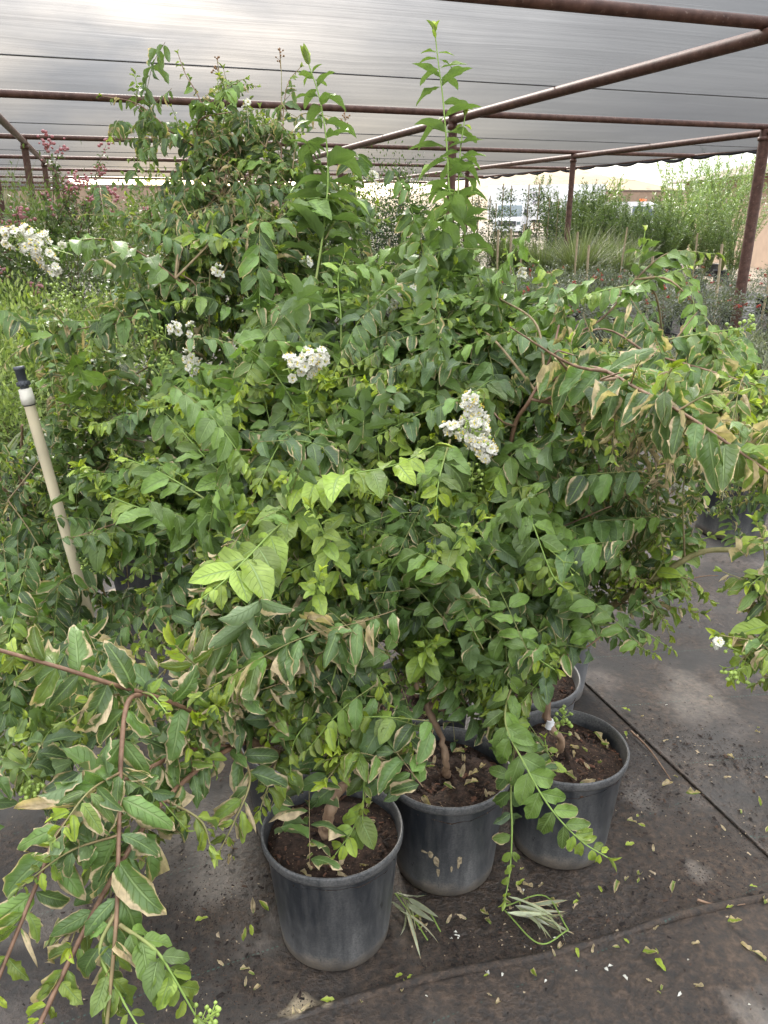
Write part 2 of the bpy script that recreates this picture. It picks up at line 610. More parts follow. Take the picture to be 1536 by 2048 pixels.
M['steel'] = rust_material()
M['pvc'] = simple('aged_pvc', (0.60, 0.52, 0.35), 0.5, 0.4, 0.14, 9, 0.05, 90)
M['pvc_cap'] = simple('pale_pvc_fitting', (0.56, 0.53, 0.45), 0.5, 0.4, 0.2, 30)
M['sprinkler'] = simple('grey_black_plastic', (0.05, 0.055, 0.065), 0.45, 0.45, 0.3, 60)
M['stake'] = simple('bare_wood_stake', (0.52, 0.42, 0.27), 0.8, 0.2, 0.25, 14)
M['grass'] = leaf_material('grass_blade', (0.16, 0.21, 0.10), (0.26, 0.24, 0.13), (0.3, 0.33, 0.16), veins=False, back=(0.18, 0.22, 0.11))
M['white_paint'] = simple('white_vehicle_paint', (0.62, 0.62, 0.62), 0.3, 0.5, 0.04, 2)
M['glass'] = simple('vehicle_glass', (0.10, 0.13, 0.14), 0.08, 0.6, 0.2, 1)
M['tyre'] = simple('tyre_rubber', (0.02, 0.02, 0.02), 0.8, 0.3)
M['dark'] = simple('dark_trim', (0.03, 0.03, 0.035), 0.5, 0.4)
M['orange'] = simple('orange_lens', (0.75, 0.16, 0.05), 0.3, 0.5)
M['blue_mark'] = simple('grey_mark', (0.20, 0.19, 0.24), 0.5, 0.4)
M['pale_mark'] = simple('pale_mark', (0.45, 0.38, 0.43), 0.5, 0.4)
M['red_mark'] = simple('red_mark', (0.55, 0.05, 0.05), 0.5, 0.4)
M['stucco'] = simple('tan_stucco', (0.27, 0.195, 0.14), 0.9, 0.2, 0.1, 3, 0.2, 40)
M['tag'] = simple('white_label', (0.8, 0.8, 0.8), 0.4, 0.4, 0.03)


def cloth_material():
    m, nt = mat('knitted_shade_cloth')
    n = N(nt)
    p = n.mapped(n.pos(), (1, 1, 1), (0, 0, -YAW))
    str1 = n.noise(1.0, 5, n.mapped(p, (0.35, 16, 1)), 0.65)
    str2 = n.noise(1.0, 3, n.mapped(p, (0.9, 70, 1)), 0.6)
    str3 = n.noise(0.6, 3, p)
    str4 = n.noise(1.0, 2, n.mapped(p, (14, 260, 1)), 0.6)
    s = n.math('ADD', n.math('MULTIPLY', str1, 0.5), n.math('MULTIPLY', str2, 0.45))
    s = n.math('ADD', s, n.math('MULTIPLY', n.math('SUBTRACT', str4, 0.5), 0.25))
    s = n.math('ADD', s, n.math('MULTIPLY', str3, 0.3))
    lw = n.new('ShaderNodeLayerWeight'); lw.inputs[0].default_value = 0.5
    graz = n.rng(lw.outputs['Facing'], 0.70, 1.0, 1.0, 0.42)
    t = n.math('MULTIPLY', n.rng(s, 0.36, 0.80, 0.048, 0.132), graz)
    # a knit is far more open seen square on than along its surface
    t = n.math('ADD', t, n.math('MULTIPLY', n.rng(lw.outputs['Facing'], 0.20, 0.74, 1.0, 0.0), 0.50))
    slit = n.rng(n.noise(1.0, 3, n.mapped(p, (0.5, 30, 1), (0, 0, 0), (3, 1, 0)), 0.7), 0.70, 0.76)
    t = n.math('ADD', t, n.math('MULTIPLY', slit, 0.12))
    tr = n.new('ShaderNodeBsdfTransparent'); tr.inputs[0].default_value = (0.98, 0.97, 0.97, 1)
    df = n.new('ShaderNodeBsdfDiffuse'); df.inputs[0].default_value = (0.055, 0.056, 0.058, 1)
    tl = n.new('ShaderNodeBsdfTranslucent'); tl.inputs[0].default_value = (0.055, 0.056, 0.058, 1)
    a = n.new('ShaderNodeMixShader'); a.inputs[0].default_value = 0.5
    n.link(df.outputs[0], a.inputs[1]); n.link(tl.outputs[0], a.inputs[2])
    b = n.new('ShaderNodeMixShader')
    n.link(t, b.inputs[0]); n.link(a.outputs[0], b.inputs[1]); n.link(tr.outputs[0], b.inputs[2])
    n.out(b.outputs[0])
    return m


# ------------------------------------------------------------------ the shade house
YAW = math.radians(19)
UU = np.array([math.cos(YAW), math.sin(YAW), 0])
VV = np.array([-math.sin(YAW), math.cos(YAW), 0])
O0 = np.array([0.80, 10.0, 0])
SA, SB = 4.8, 4.75
ROOF = CAMH + 1.10
I0, I1, J0, J1 = -8, 1.6, -4, 4


def RG(i, j, h=0.0):
    i = i * (4.56 / SA) if 0 < i else i * (4.95 / SA)
    return O0 + UU * SA * i + VV * SB * j + np.array([0, 0, h])


M['cloth'] = cloth_material()
M['roll'] = simple('rolled_shade_cloth', (0.035, 0.035, 0.038), 0.8, 0.2, 0.3, 20)
M['wire'] = simple('steel_wire', (0.10, 0.10, 0.10), 0.5, 0.4)

shade = thing('shade_house', 'open shade house of brown steel pipes under grey knitted shade cloth', 'shade structure', tuple(RG(0, 0)))
for j in range(J0, J1 + 1):
    b = MB()
    b.tube(np.linspace(RG(I0, j, ROOF), RG(I1, j, ROOF), 30), 0.037, 12)
    b.build('purlin', M['steel'], shade, RG(0, j, ROOF))
for i in range(I0, 2):
    b = MB()
    b.tube(np.linspace(RG(i, J0, ROOF - .07), RG(i, J1, ROOF - .07), 30), 0.046, 12)
    b.build('rafter', M['steel'], shade, RG(i, 0, ROOF))
    for j in range(J0, J1 + 1):
        if j == -1 and i in (0,): continue
        b = MB()
        b.tube(np.linspace(RG(i, j, -0.05), RG(i, j, ROOF - 0.03), 6), 0.075 if (i, j) == (1, 0) else 0.052, 14)
        rp = 0.075 if (i, j) == (1, 0) else 0.052
        b.tube(np.array([RG(i, j, ROOF - h) for h in (.17, .168, .122, .12)]), [rp, rp * 1.22, rp * 1.22, rp], 14)
        b.build('post', M['steel'], shade, RG(i, j))
for j in np.arange(J0 + .52, J1, 1.0):
    b = MB()
    b.tube(np.linspace(RG(I0, j, ROOF - 0.022), RG(I1, j, ROOF - 0.022), 40), 0.006, 6)
    b.build('cable', M['wire'], shade, RG(0, j, ROOF))
for j in range(J1 + 1, J1 + 4):
    b = MB()
    b.tube(np.linspace(RG(I0, j, ROOF), RG(-1, j, ROOF), 30), 0.043, 10)
    b.build('purlin', M['steel'], shade, RG(-3, j, ROOF))
    for i in (-5, -4, -3, -2, -1):
        b = MB()
        b.tube(np.linspace(RG(i, j, -0.05), RG(i, j, ROOF - 0.03), 6), 0.052, 10)
        b.build('post', M['steel'], shade, RG(i, j))
# cloth: one panel per bay row, slightly slack between the pipes
for j in range(-2, J1 + 3):
    b = MB()
    nx, ny = 90, 24
    ii = np.linspace(I0, I1 if j < J1 else -1.0, nx + 1)
    jj = np.linspace(j + (0.62 if j == -2 else 0.0), j + 1.0 - (0.007 if j in (1, 2) else 0), ny + 1)
    A, B = np.meshgrid(ii, jj, indexing='ij')
    fb = B - j
    # the wire carries the cloth mid bay; it hangs a little between wire and pipe
    sag = 0.055 * np.sin(fb * np.pi) ** 0.8 + 0.012 * np.sin(A * 5.1 + j * 2) * np.sin(fb * np.pi)
    sag += 0.008 * np.sin(A * 17 + fb * 9 + j) * np.sin(fb * np.pi)
    Z = ROOF + 0.045 - sag * 0.9
    V = O0[None, None] + A[..., None] * SA * UU + B[..., None] * SB * VV
    V[..., 2] = Z
    k = np.arange((nx + 1) * (ny + 1)).reshape(nx + 1, ny + 1)
    Fq = np.stack([k[:-1, :-1], k[1:, :-1], k[1:, 1:], k[:-1, 1:]], -1).reshape(-1, 4)
    b.add(V.reshape(-1, 3), Fq)
    b.build('shade_cloth', M['cloth'], shade, RG(0, j, ROOF))
# the loose edge rolled along the open side, in scallops
b = MB()
for k in range(30):
    j = -1 + k * 0.17
    if j + .17 > J1: break
    t = np.linspace(0, 1, 9)
    dip = 0.015 + 0.045 * ((k * 7) % 5) / 4
    pts = np.array([RG(I1, j + .17 * x, ROOF - 0.01 - dip * math.sin(math.pi * x)) for x in t])
    b.tube(pts, 0.026 + 0.008 * np.sin(t * np.pi), 7)
b.build('rolled_edge', M['roll'], shade, RG(I1, 0, ROOF))
b = MB(); b.tube(np.linspace(RG(I1, J0, ROOF - .0), RG(I1, J1, ROOF), 30), 0.03, 8)
b.build('edge_pipe', M['steel'], shade, RG(I1, 0, ROOF))

# ------------------------------------------------------------------ ground and far setting
def ground_material():
    m, nt = mat('sandy_ground')
    n = N(nt)
    p = n.pos()
    c = n.mix(n.rng(n.noise(0.35, 5, p), 0.3, 0.7), (0.15, 0.12, 0.088), (0.22, 0.175, 0.13))
    c = n.mix(n.rng(n.noise(9, 4, p), 0.4, 0.75), c, (0.12, 0.095, 0.07))
    n.out(n.principled(c, 0.9, 0.2, n.bump(n.noise(14, 5, p), 0.4, 0.03)))
    return m


SPOTS = [(*G(*q)[:2], r) for q, r in (((1395, 1742), .035), ((1285, 1600), .05), ((1510, 2040), .06), ((340, 1640), .13), ((430, 1750), .10), ((120, 1800), .12), ((1380, 1390), .14), ((1290, 1060), .2))]


def mat_material(name, stripe_dir, seed=0.0, dusty=0.0):
    """woven black weed fabric with dirt, wet patches and dried silt"""
    m, nt = mat(name)
    n = N(nt)
    p = n.mapped(n.pos(), (1, 1, 1), (0, 0, 0), (seed, seed * 0.7, 0))
    a = math.atan2(stripe_dir[1], stripe_dir[0])
    q = n.mapped(n.pos(), (1, 1, 1), (0, 0, -a))
    sq = n.new('ShaderNodeSeparateXYZ'); n.link(q, sq.inputs[0])
    wx = n.math('SINE', n.math('MULTIPLY', sq.outputs[0], 6.283 * 230))
    wy = n.math('SINE', n.math('MULTIPLY', sq.outputs[1], 6.283 * 330))
    weave = n.math('MULTIPLY', wx, wy)
    base = n.mix(n.rng(weave, -0.8, 0.8), (0.014, 0.013, 0.012), (0.037, 0.034, 0.030))
    big = n.noise(1.7, 5, p, 0.6)
    med = n.noise(6, 5, p, 0.62)
    fin = n.noise(55, 4, p, 0.65)
    mud = n.rng(n.math('ADD', n.math('MULTIPLY', big, 0.6), n.math('MULTIPLY', med, 0.5)), 0.47, 0.66)
    sp = n.new('ShaderNodeSeparateXYZ'); n.link(n.pos(), sp.inputs[0])
    ex = n.math('DIVIDE', n.math('SUBTRACT', sp.outputs[0], 0.32), 0.95)
    ey = n.math('DIVIDE', n.math('SUBTRACT', sp.outputs[1], 1.45), 0.55)
    rr = n.math('SQRT', n.math('ADD', n.math('MULTIPLY', ex, ex), n.math('MULTIPLY', ey, ey)))
    rr = n.math('ADD', rr, n.math('MULTIPLY', n.math('SUBTRACT', med, 0.5), 1.8))
    spill = n.rng(rr, 0.62, 0.95, 1.0, 0.0)            # potting soil spilled round the pots
    mud = n.math('MAXIMUM', mud, n.math('MULTIPLY', spill, 0.9))
    mud = n.math('MULTIPLY', mud, n.rng(fin, 0.32, 0.62, 0.35, 1.0))
    mudc = n.mix(n.rng(fin, 0.3, 0.7), (0.020, 0.0125, 0.008), (0.092, 0.063, 0.043))
    c = n.mix(mud, base, mudc)
    silt = n.rng(n.noise(2.6, 4, n.mapped(p, (1, 1, 1), (0, 0, 0), (4.3, 1.1, 0)), 0.55), 0.52, 0.68)
    silt = n.math('MULTIPLY', silt, n.math('SUBTRACT', 1.0, spill))
    silt = n.math('MULTIPLY', silt, n.rng(med, 0.35, 0.6, 0.4, 1.0))
    silt = n.math('MAXIMUM', silt, n.math('MULTIPLY', n.rng(big, 0.3, 0.6, 0.5, 1.0), dusty))
    c = n.mix(n.math('MULTIPLY', silt, 0.75), c, n.mix(n.rng(fin, 0.35, 0.65), (0.105, 0.088, 0.076), (0.18, 0.155, 0.134)))
    tan = n.rng(n.noise(3.1, 3, n.mapped(p, (1, 1, 1), (0, 0, 0), (9.3, 5.1, 0)), 0.5), 0.71, 0.735)
    c = n.mix(n.math('MULTIPLY', tan, 0.85), c, (0.42, 0.34, 0.22))
    for sx, sy, sr in SPOTS:                       # pale dried puddles of silt
        dx = n.math('SUBTRACT', sp.outputs[0], sx); dy = n.math('MULTIPLY', n.math('SUBTRACT', sp.outputs[1], sy), 0.8)
        dd = n.math('SQRT', n.math('ADD', n.math('MULTIPLY', dx, dx), n.math('MULTIPLY', dy, dy)))
        dd = n.math('ADD', dd, n.math('MULTIPLY', n.math('SUBTRACT', n.noise(9 / (sr * 12), 4, n.pos(), 0.6), 0.5), sr * 1.9))
        c = n.mix(n.math('MULTIPLY', n.rng(dd, sr * 0.45, sr, 0.32, 0.0), n.rng(fin, 0.25, 0.6, 0.55, 1.0)), c, (0.30, 0.265, 0.225))
    # green marker thread every 0.3 m, dashed
    st = n.math('ABSOLUTE', n.math('SUBTRACT', n.math('FRACT', n.math('ADD', n.math('MULTIPLY', sq.outputs[1], 1 / 0.305), 0.31)), 0.5))
    line = n.rng(st, 0.0035, 0.0065, 1.0, 0.0)
    dash = n.rng(n.math('SINE', n.math('MULTIPLY', sq.outputs[0], 6.283 * 90)), -0.1, 0.1)
    line = n.math('MULTIPLY', n.math('MULTIPLY', line, dash), n.rng(mud, 0.3, 0.7, 1.0, 0.0))
    c = n.mix(n.math('MULTIPLY', line, 0.28), c, (0.06, 0.22, 0.17))
    wet = n.rng(n.noise(2.1, 4, n.mapped(p, (1, 1, 1), (0, 0, 0), (1.3, 7.7, 0)), 0.5), 0.45, 0.62)
    rough = n.rng(wet, 0, 1, 0.72, 0.30)
    rough = n.math('ADD', rough, n.math('MULTIPLY', fin, 0.15))
    h = n.math('ADD', n.math('MULTIPLY', weave, 0.06), n.math('ADD', n.math('MULTIPLY', n.math('MULTIPLY', mud, fin), 1.6), n.math('MULTIPLY', med, 1.2)))
    n.out(n.principled(c, rough, 0.45, n.bump(h, 0.75, 0.006)))
    return m


b = MB()
b.add([[-900, -60, -0.006], [900, -60, -0.006], [900, 1200, -0.006], [-900, 1200, -0.006]], [[0, 1, 2, 3]])
tag(b.build('ground', ground_material()), kind='structure')

SD = (G(420, 1540) - G(0, 1650))
SD = SD / np.linalg.norm(SD)
M['mat_a'] = mat_material('weed_mat_fabric', SD, 0.0)
M['mat_b'] = mat_material('weed_mat_fabric_right', SD * -1 + np.array([0.6, 0.35, 0]), 3.7, 0.12)


def sheet(name, poly, z, m, edge_lift=0.0, div=1):
    b = MB()
    poly = np.asarray(poly, float)
    poly[:, 2] = z
    k = len(poly)
    low = poly.copy(); low[:, 2] = z - 0.003
    b.add(poly, [list(range(k))] if k == 4 else [[0, i, i + 1] for i in range(1, k - 1)])
    V = np.concatenate([poly, low])
    b.add(V, [[i, i + k, (i + 1) % k + k, (i + 1) % k] for i in range(k)])
    return tag(b.build(name, m, smooth=False), kind='structure')


sheet('weed_mat', [[-14, -4, 0], [12, -4, 0], [7.5, 20, 0], [-24, 20, 0]], 0.0, M['mat_a'])
# right hand strip overlapping: its edge runs from beside the pots towards the lower right
e0, e1 = G(1190, 1385), G(1536, 1712)
ed = nrm(e0 - e1)
far = e0 + ed * 16
near = e1 - ed * 3
perp = np.array([-ed[1], ed[0], 0]); perp = perp if perp[0] > 0 else -perp
sheet('overlapping_weed_mat', [near, near + perp * 5, far + perp * 5, far], 0.006, M['mat_b'])
# bottom strip with folded hem
h0, h1 = G(700, 2010), G(1536, 1800)
hd = nrm(h1 - h0)
hp = np.array([hd[1], -hd[0], 0])
A0, A1 = h0 - hd * 2.5, h1 + hd * 0.6
sheet('folded_weed_mat', [A0 + hp * 2.2, A1 + hp * 2.2, A1, A0], 0.011, M['mat_a'])
b = MB()
t = np.linspace(0, 1, 60)
pts = A0[None] + (A1 - A0)[None] * t[:, None]
pts[:, 2] = 0.010 + 0.004 * np.sin(t * 41) + 0.002 * np.sin(t * 97)
pts[:, :2] += 0.006 * np.sin(t * 37)[:, None] * hp[:2]
b.tube(pts, 0.010, 8)
tag(b.build('folded_mat_hem', M['mat_a']), kind='structure')
# hem along the right overlap
b = MB()
pts = near[None] + (far - near)[None] * t[:, None]
pts[:, 2] = 0.006
b.tube(pts, 0.006, 8)
tag(b.build('overlap_mat_hem', M['mat_b']), kind='structure')
# far hill ridges
def ridge(name, D, x0, x1, hfun, col):
    b = MB()
    n = 120
    X = np.linspace(x0, x1, n)
    rows = []
    for k, (dd, hh) in enumerate(((0, 0), (40, .35), (90, .75), (140, 1.0), (230, 0.9), (330, 0))):
        z = np.array([hfun(x) for x in X]) * hh + (2.0 * np.sin(X * .05 + k) + np.sin(X * .17 + 2 * k)) * (0.6 if 0 < hh else 0)
        rows.append(np.stack([X, np.full(n, D + dd), np.maximum(z, -1 if hh == 0 else 0)], 1))
    V = np.array(rows)
    k = np.arange(V.shape[0] * n).reshape(-1, n)
    Fq = np.stack([k[:-1, :-1], k[:-1, 1:], k[1:, 1:], k[1:, :-1]], -1).reshape(-1, 4)
    b.add(V.reshape(-1, 3), Fq)
    m, nt = mat(name + '_earth'); nn = N(nt)
    p = nn.pos()
    c = nn.mix(nn.rng(nn.noise(0.03, 6, p, 0.6), 0.35, 0.65), col, [x * .72 for x in col])
    c = nn.mix(nn.rng(nn.noise(0.25, 3, p), 0.58, 0.66), c, (0.13, 0.115, 0.075))
    nn.out(nn.principled(c, 0.95, 0.1))
    tag(b.build(name, m), kind='structure')


ridge('hills', 240, -420, 560, lambda x: 19 * math.exp(-((x - 75) / 62) ** 2) + 11 * math.exp(-((x + 110) / 120) ** 2) + 9 * math.exp(-((x - 230) / 80) ** 2), (0.27, 0.205, 0.14))
# ------------------------------------------------------------------ leaves
def leaf_profile(t, kind=0):
    w = np.power(np.maximum(t, 0), 0.60) * np.power(np.maximum(1 - t, 0), 0.88)
    return w / w.max()


def add_leaves(mb, b, d, nn, L, W, arch, fold, wave, phase, curl, col, res=(4, 7)):
    """append N leaves: base b, direction d, upper-side normal nn"""
    if len(b) == 0: return
    b, d, nn = np.asarray(b), nrm(d), np.asarray(nn)
    nn = nrm(nn - (nn * d).sum(1, keepdims=True) * d)
    sd = np.cross(d, nn)
    Nn = len(b)
    nx, ny = res
    t = np.linspace(0, 1, ny + 1)
    x = np.linspace(-1, 1, nx + 1)
    w = leaf_profile(t)
    w[0] = 0.05; w[-1] = 0.015
    T, X = np.meshgrid(t, x, indexing='ij')
    Wd = w[:, None] * np.ones_like(X)
    L = np.asarray(L)[:, None, None]; W = np.asarray(W)[:, None, None]
    arch = np.asarray(arch)[:, None, None]; fold = np.asarray(fold)[:, None, None]
    wave = np.asarray(wave)[:, None, None]; curl = np.asarray(curl)[:, None, None]
    ph = np.asarray(phase)[:, None, None]
    ca = np.where(np.abs(arch) < 1e-3, 1e-3, arch)
    yl = np.sin(ca * T) / ca * L
    zl = -(1 - np.cos(ca * T)) / ca * L
    xs = X * Wd * W * 0.5 * (1 - 0.30 * np.abs(curl) * X * X)
    zz = fold * np.abs(xs) * 1.0
    zz = zz + wave * W * 0.5 * X * X * np.sin(T * 11 + ph + X * 1.3) * Wd
    zz = zz + curl * W * 0.33 * np.abs(X) ** 3 * Wd * (1 + 0.6 * np.sin(T * 9 + ph * 2))
    xs = xs + 0.05 * W * np.sin(T * 3 + ph) * wave * 3
    # ragged, crinkled margin on damaged leaves
    jag = np.clip(wave * 1.1 + np.abs(curl) * .12, 0, .55) * (np.abs(X) > .9)
    xs = xs * (1 - jag * rng.random((Nn, ny + 1, nx + 1)) * .7)
    zz = zz + jag * W * .22 * rng.normal(0, 1, (Nn, ny + 1, nx + 1)) * Wd
    # cross bend for the curved leaf: offset follows local normal
    yl = yl + zz * np.sin(ca * T)
    zl = zl + zz * np.cos(ca * T)
    V = b[:, None, None] + xs[..., None] * sd[:, None, None] + yl[..., None] * d[:, None, None] + zl[..., None] * nn[:, None, None]
    K = (nx + 1) * (ny + 1)
    k = np.arange(K).reshape(ny + 1, nx + 1)
    f = np.stack([k[:-1, :-1], k[:-1, 1:], k[1:, 1:], k[1:, :-1]], -1).reshape(-1, 4)
    Fq = (f[None] + (np.arange(Nn) * K)[:, None, None]).reshape(-1, 4)
    uv = np.tile(np.stack([X, T], -1).reshape(1, K, 2), (Nn, 1, 1))
    C = np.repeat(np.asarray(col)[:, None], K, 1)
    mb.add(V.reshape(-1, 3), Fq, uv.reshape(-1, 2), C.reshape(-1, 4))


class Plant:
    """one potted shrub: leaves and stems are gathered, then built as its parts"""

    def __init__(s, name, label, cat, loc, group=None, leafmat='leaf'):
        s.root = thing(name, label, cat, loc, group)
        s.loc = np.asarray(loc, float)
        s.leafmat = leafmat
        s.rows = []          # leaves at full resolution
        s.low = []
        s.stems = MB()
        s.has_stem = False
        s.trunk_top = s.loc + np.array([0, 0, 0.55])
        s.nodes = []

    def leaf(s, b, d, n, L, W, arch, fold, wave, curl, col):
        s.rows.append((b, d, n, L, W, arch, fold, wave, rng.random() * 6.28, curl, col))

    def stem(s, pts, r, col, sides=6):
        s.stems.tube(pts, r, sides, col)
        s.has_stem = True

    def build(s, res=(4, 9), stemname='branches'):
        if s.rows:
            mb = MB()
            a = list(zip(*s.rows))
            add_leaves(mb, np.array(a[0]), np.array(a[1]), np.array(a[2]), *[np.array(q, float) for q in a[3:11]], res=res)
            mb.build('foliage', M[s.leafmat], s.root, s.loc)
        if s.has_stem:
            s.stems.build(stemname, M['stem'], s.root, s.loc)


# growth classes: leaf length, width ratio, droop, scorch(prob, lo, hi), dullness(lo, hi), fold, wave, curl
CLS = {
    'fresh': dict(L=.060, wr=.56, droop=.38, sp=.30, s0=.03, s1=.30, d0=0, d1=.35, fold=.28, wave=.22, curl=.08, y=.08),
    'mid':   dict(L=.058, wr=.54, droop=.50, sp=.55, s0=.05, s1=.46, d0=.1, d1=1.0, fold=.28, wave=.24, curl=.18, y=.0),
    'dull':  dict(L=.056, wr=.47, droop=.85, sp=.65, s0=.08, s1=.45, d0=.5, d1=1.0, fold=.35, wave=.26, curl=.35, y=.0),
    'scorch': dict(L=.078, wr=.53, droop=.5, sp=.95, s0=.22, s1=.62, d0=.1, d1=.8, fold=.35, wave=.40, curl=.7, y=.0),
    'dry':   dict(L=.056, wr=.48, droop=.8, sp=.95, s0=.3, s1=1.1, d0=.4, d1=1.0, fold=.6, wave=.4, curl=1.0, y=.0),
    'lime':  dict(L=.072, wr=.55, droop=.35, sp=.10, s0=.03, s1=.2, d0=0, d1=.1, fold=.25, wave=.2, curl=.0, y=.36),
    'spire': dict(L=.092, wr=.40, droop=.34, sp=.03, s0=.05, s1=.15, d0=0, d1=.15, fold=.4, wave=.16, curl=.0, y=.16),
}


def shoot(pl, pts, cls='fresh', Lm=1.0, gap=.030, mode='flat', start=.12, r0=.0028, r1=.0010, tip=True, woody=0.0, bare=False, skip=0.07, twigs=0, upref=None, red=0.6, jit=1.0):
    """a leafy shoot along a 3-D path, leaves in opposite pairs"""
    c = CLS[cls]
    path, ln = smooth_path(pts, 0.008)
    n = len(path)
    fr = np.linspace(0, 1, n)
    rad = r0 + (r1 - r0) * fr
    yg = np.clip((fr - woody) / 0.35, 0, 1) if woody > 0 else np.clip(fr * 1.4 + .25, 0, 1)
    if cls in ('dull', 'dry', 'scorch'): yg = yg * 0.35
    sc_ = np.stack([yg, np.full(n, red), np.zeros(n), np.zeros(n)], 1)
    pl.stem(path, rad, sc_, 6)
    if woody >= .7 or bare: pl.nodes += [path[i] for i in range(3, max(4, int(n * .6)), 6)]
    if bare: return path
    tg = nrm(np.gradient(path, axis=0))
    s0 = start * ln
    pos = s0
    k = 0
    tot = max(1, int((ln - s0) / gap))
    while pos < ln - 0.002:
        f = pos / ln
        i = min(n - 1, int(f * (n - 1)))
        p, t = path[i], tg[i]
        left = (ln - pos)
        upv = np.asarray(UP if upref is None else upref, float) + rng.normal(0, .18 * jit, 3)
        n0 = upv - np.dot(upv, t) * t
        if np.linalg.norm(n0) < .3 or mode == 'dec':
            ang = (k % 2) * math.pi / 2 + rng.normal(0, .25) + (pl.loc[0] * 7)
            if cls == 'spire': ang = (k % 2) * 1.0 - .5 + rng.normal(0, .22)
            a = nrm(np.cross(t, [0.0, 0.98, 0.2])); b2 = np.cross(t, a)
            side = math.cos(ang) * a + math.sin(ang) * b2
            dec = True
        else:
            n0 = nrm(n0); side = np.cross(t, n0); dec = False
        size = c['L'] * Lm * (0.72 + 0.36 * math.sin(math.pi * min(1, max(0, f * .9 + .05))))
        young = c['y'] * rng.uniform(.5, 1.3)
        if tip:
            tf = left / (gap * 3.4)
            if tf < 1:
                size *= 0.34 + 0.66 * tf
                young = max(young, (1 - tf) * 0.75 * rng.uniform(.7, 1.1) * (0.55 if cls in ('dull', 'dry') else 1))
        for sgn in (-1, 1):
            if rng.random() < skip: continue
            L = size * (1 + jit * rng.uniform(-.26, .2))
            fwd = math.radians(rng.uniform(24, 46)) if not dec else math.radians(rng.uniform(8, 42))
            d = side * sgn * math.cos(fwd) + t * math.sin(fwd)
            d = d + np.array([0, 0, -c['droop'] * rng.uniform(.3, 1.2)]) + rng.normal(0, .21 * jit, 3)
            d = nrm(d)
            nv = (t * .9 + UP * .4 + np.array([0, -.15, 0])) if dec else (n0 + UP * .35 + np.array([0, -.35, 0]))
            nv = nv + rng.normal(0, .34 * jit, 3)
            if abs(np.dot(nrm(nv), d)) > .95: nv = UP + rng.normal(0, .3, 3)
            sco = rng.uniform(c['s0'], c['s1']) if rng.random() < c['sp'] else 0.0
            if young > .35: sco *= .3
            dl = rng.uniform(c['d0'], c['d1'])
            W = L * c['wr'] * rng.uniform(.9, 1.12)
            cu = c['curl'] * rng.uniform(.2, 1.3) + (sco * .5)
            if cls in ('scorch', 'dry', 'dull') and rng.random() < .10: sco = rng.uniform(1.0, 1.4); cu = rng.uniform(.8, 1.6)
            if sco > .75: W *= rng.uniform(.4, .75)
            if rng.random() < .5 and cls in ('dry', 'scorch'): cu = -cu
            arch = rng.uniform(.15, .95) + c['droop'] * .55
            base = p + d * 0.003
            pl.leaf(base, d, nv, L, W, arch, c['fold'] * rng.uniform(.4, 1.6) + (.5 if young > .5 else 0), c['wave'] * rng.uniform(.4, 1.5),
                    cu, (min(1, young), sco, rng.random(), dl))
        pos += gap * rng.uniform(.82, 1.2) * (1.0 if left > gap * 3.4 else .6)
        k += 1
    for q in range(twigs):
        i = int(n * rng.uniform(.12, .72)); p, t = path[i], tg[i]
        o = nrm(rng.normal(0, 1, 3) + np.array([0, -.2, .25])); o = nrm(o - np.dot(o, t) * t * .6 + t * .45)
        l = rng.uniform(.06, .15)
        shoot(pl, [p, p + o * l * .5 + UP * l * .06, p + o * l - UP * l * .12], ('scorch', 'mid', 'scorch', 'dry')[q % 4], Lm=Lm * rng.uniform(.5, .85), gap=.022, start=.1, r0=.0018, r1=.0008, upref=upref, red=.8)
    if tip and cls not in ('dry',):
        p, t = path[-1], tg[-1]
        for q in range(3):
            a = nrm(rng.normal(0, 1, 3)); a = nrm(a - np.dot(a, t) * t)
            d = nrm(t + a * .45)
            pl.leaf(p, d, -a + UP * .3, c['L'] * Lm * rng.uniform(.28, .5), c['L'] * Lm * .16, .3, .8, .05, 0, (min(1, .65 + .3 * rng.random()), 0, rng.random(), 0))
    return path


def px_shoot(pl, pix, cls='fresh', **kw):
    return shoot(pl, [P(*q) for q in pix], cls, **kw)


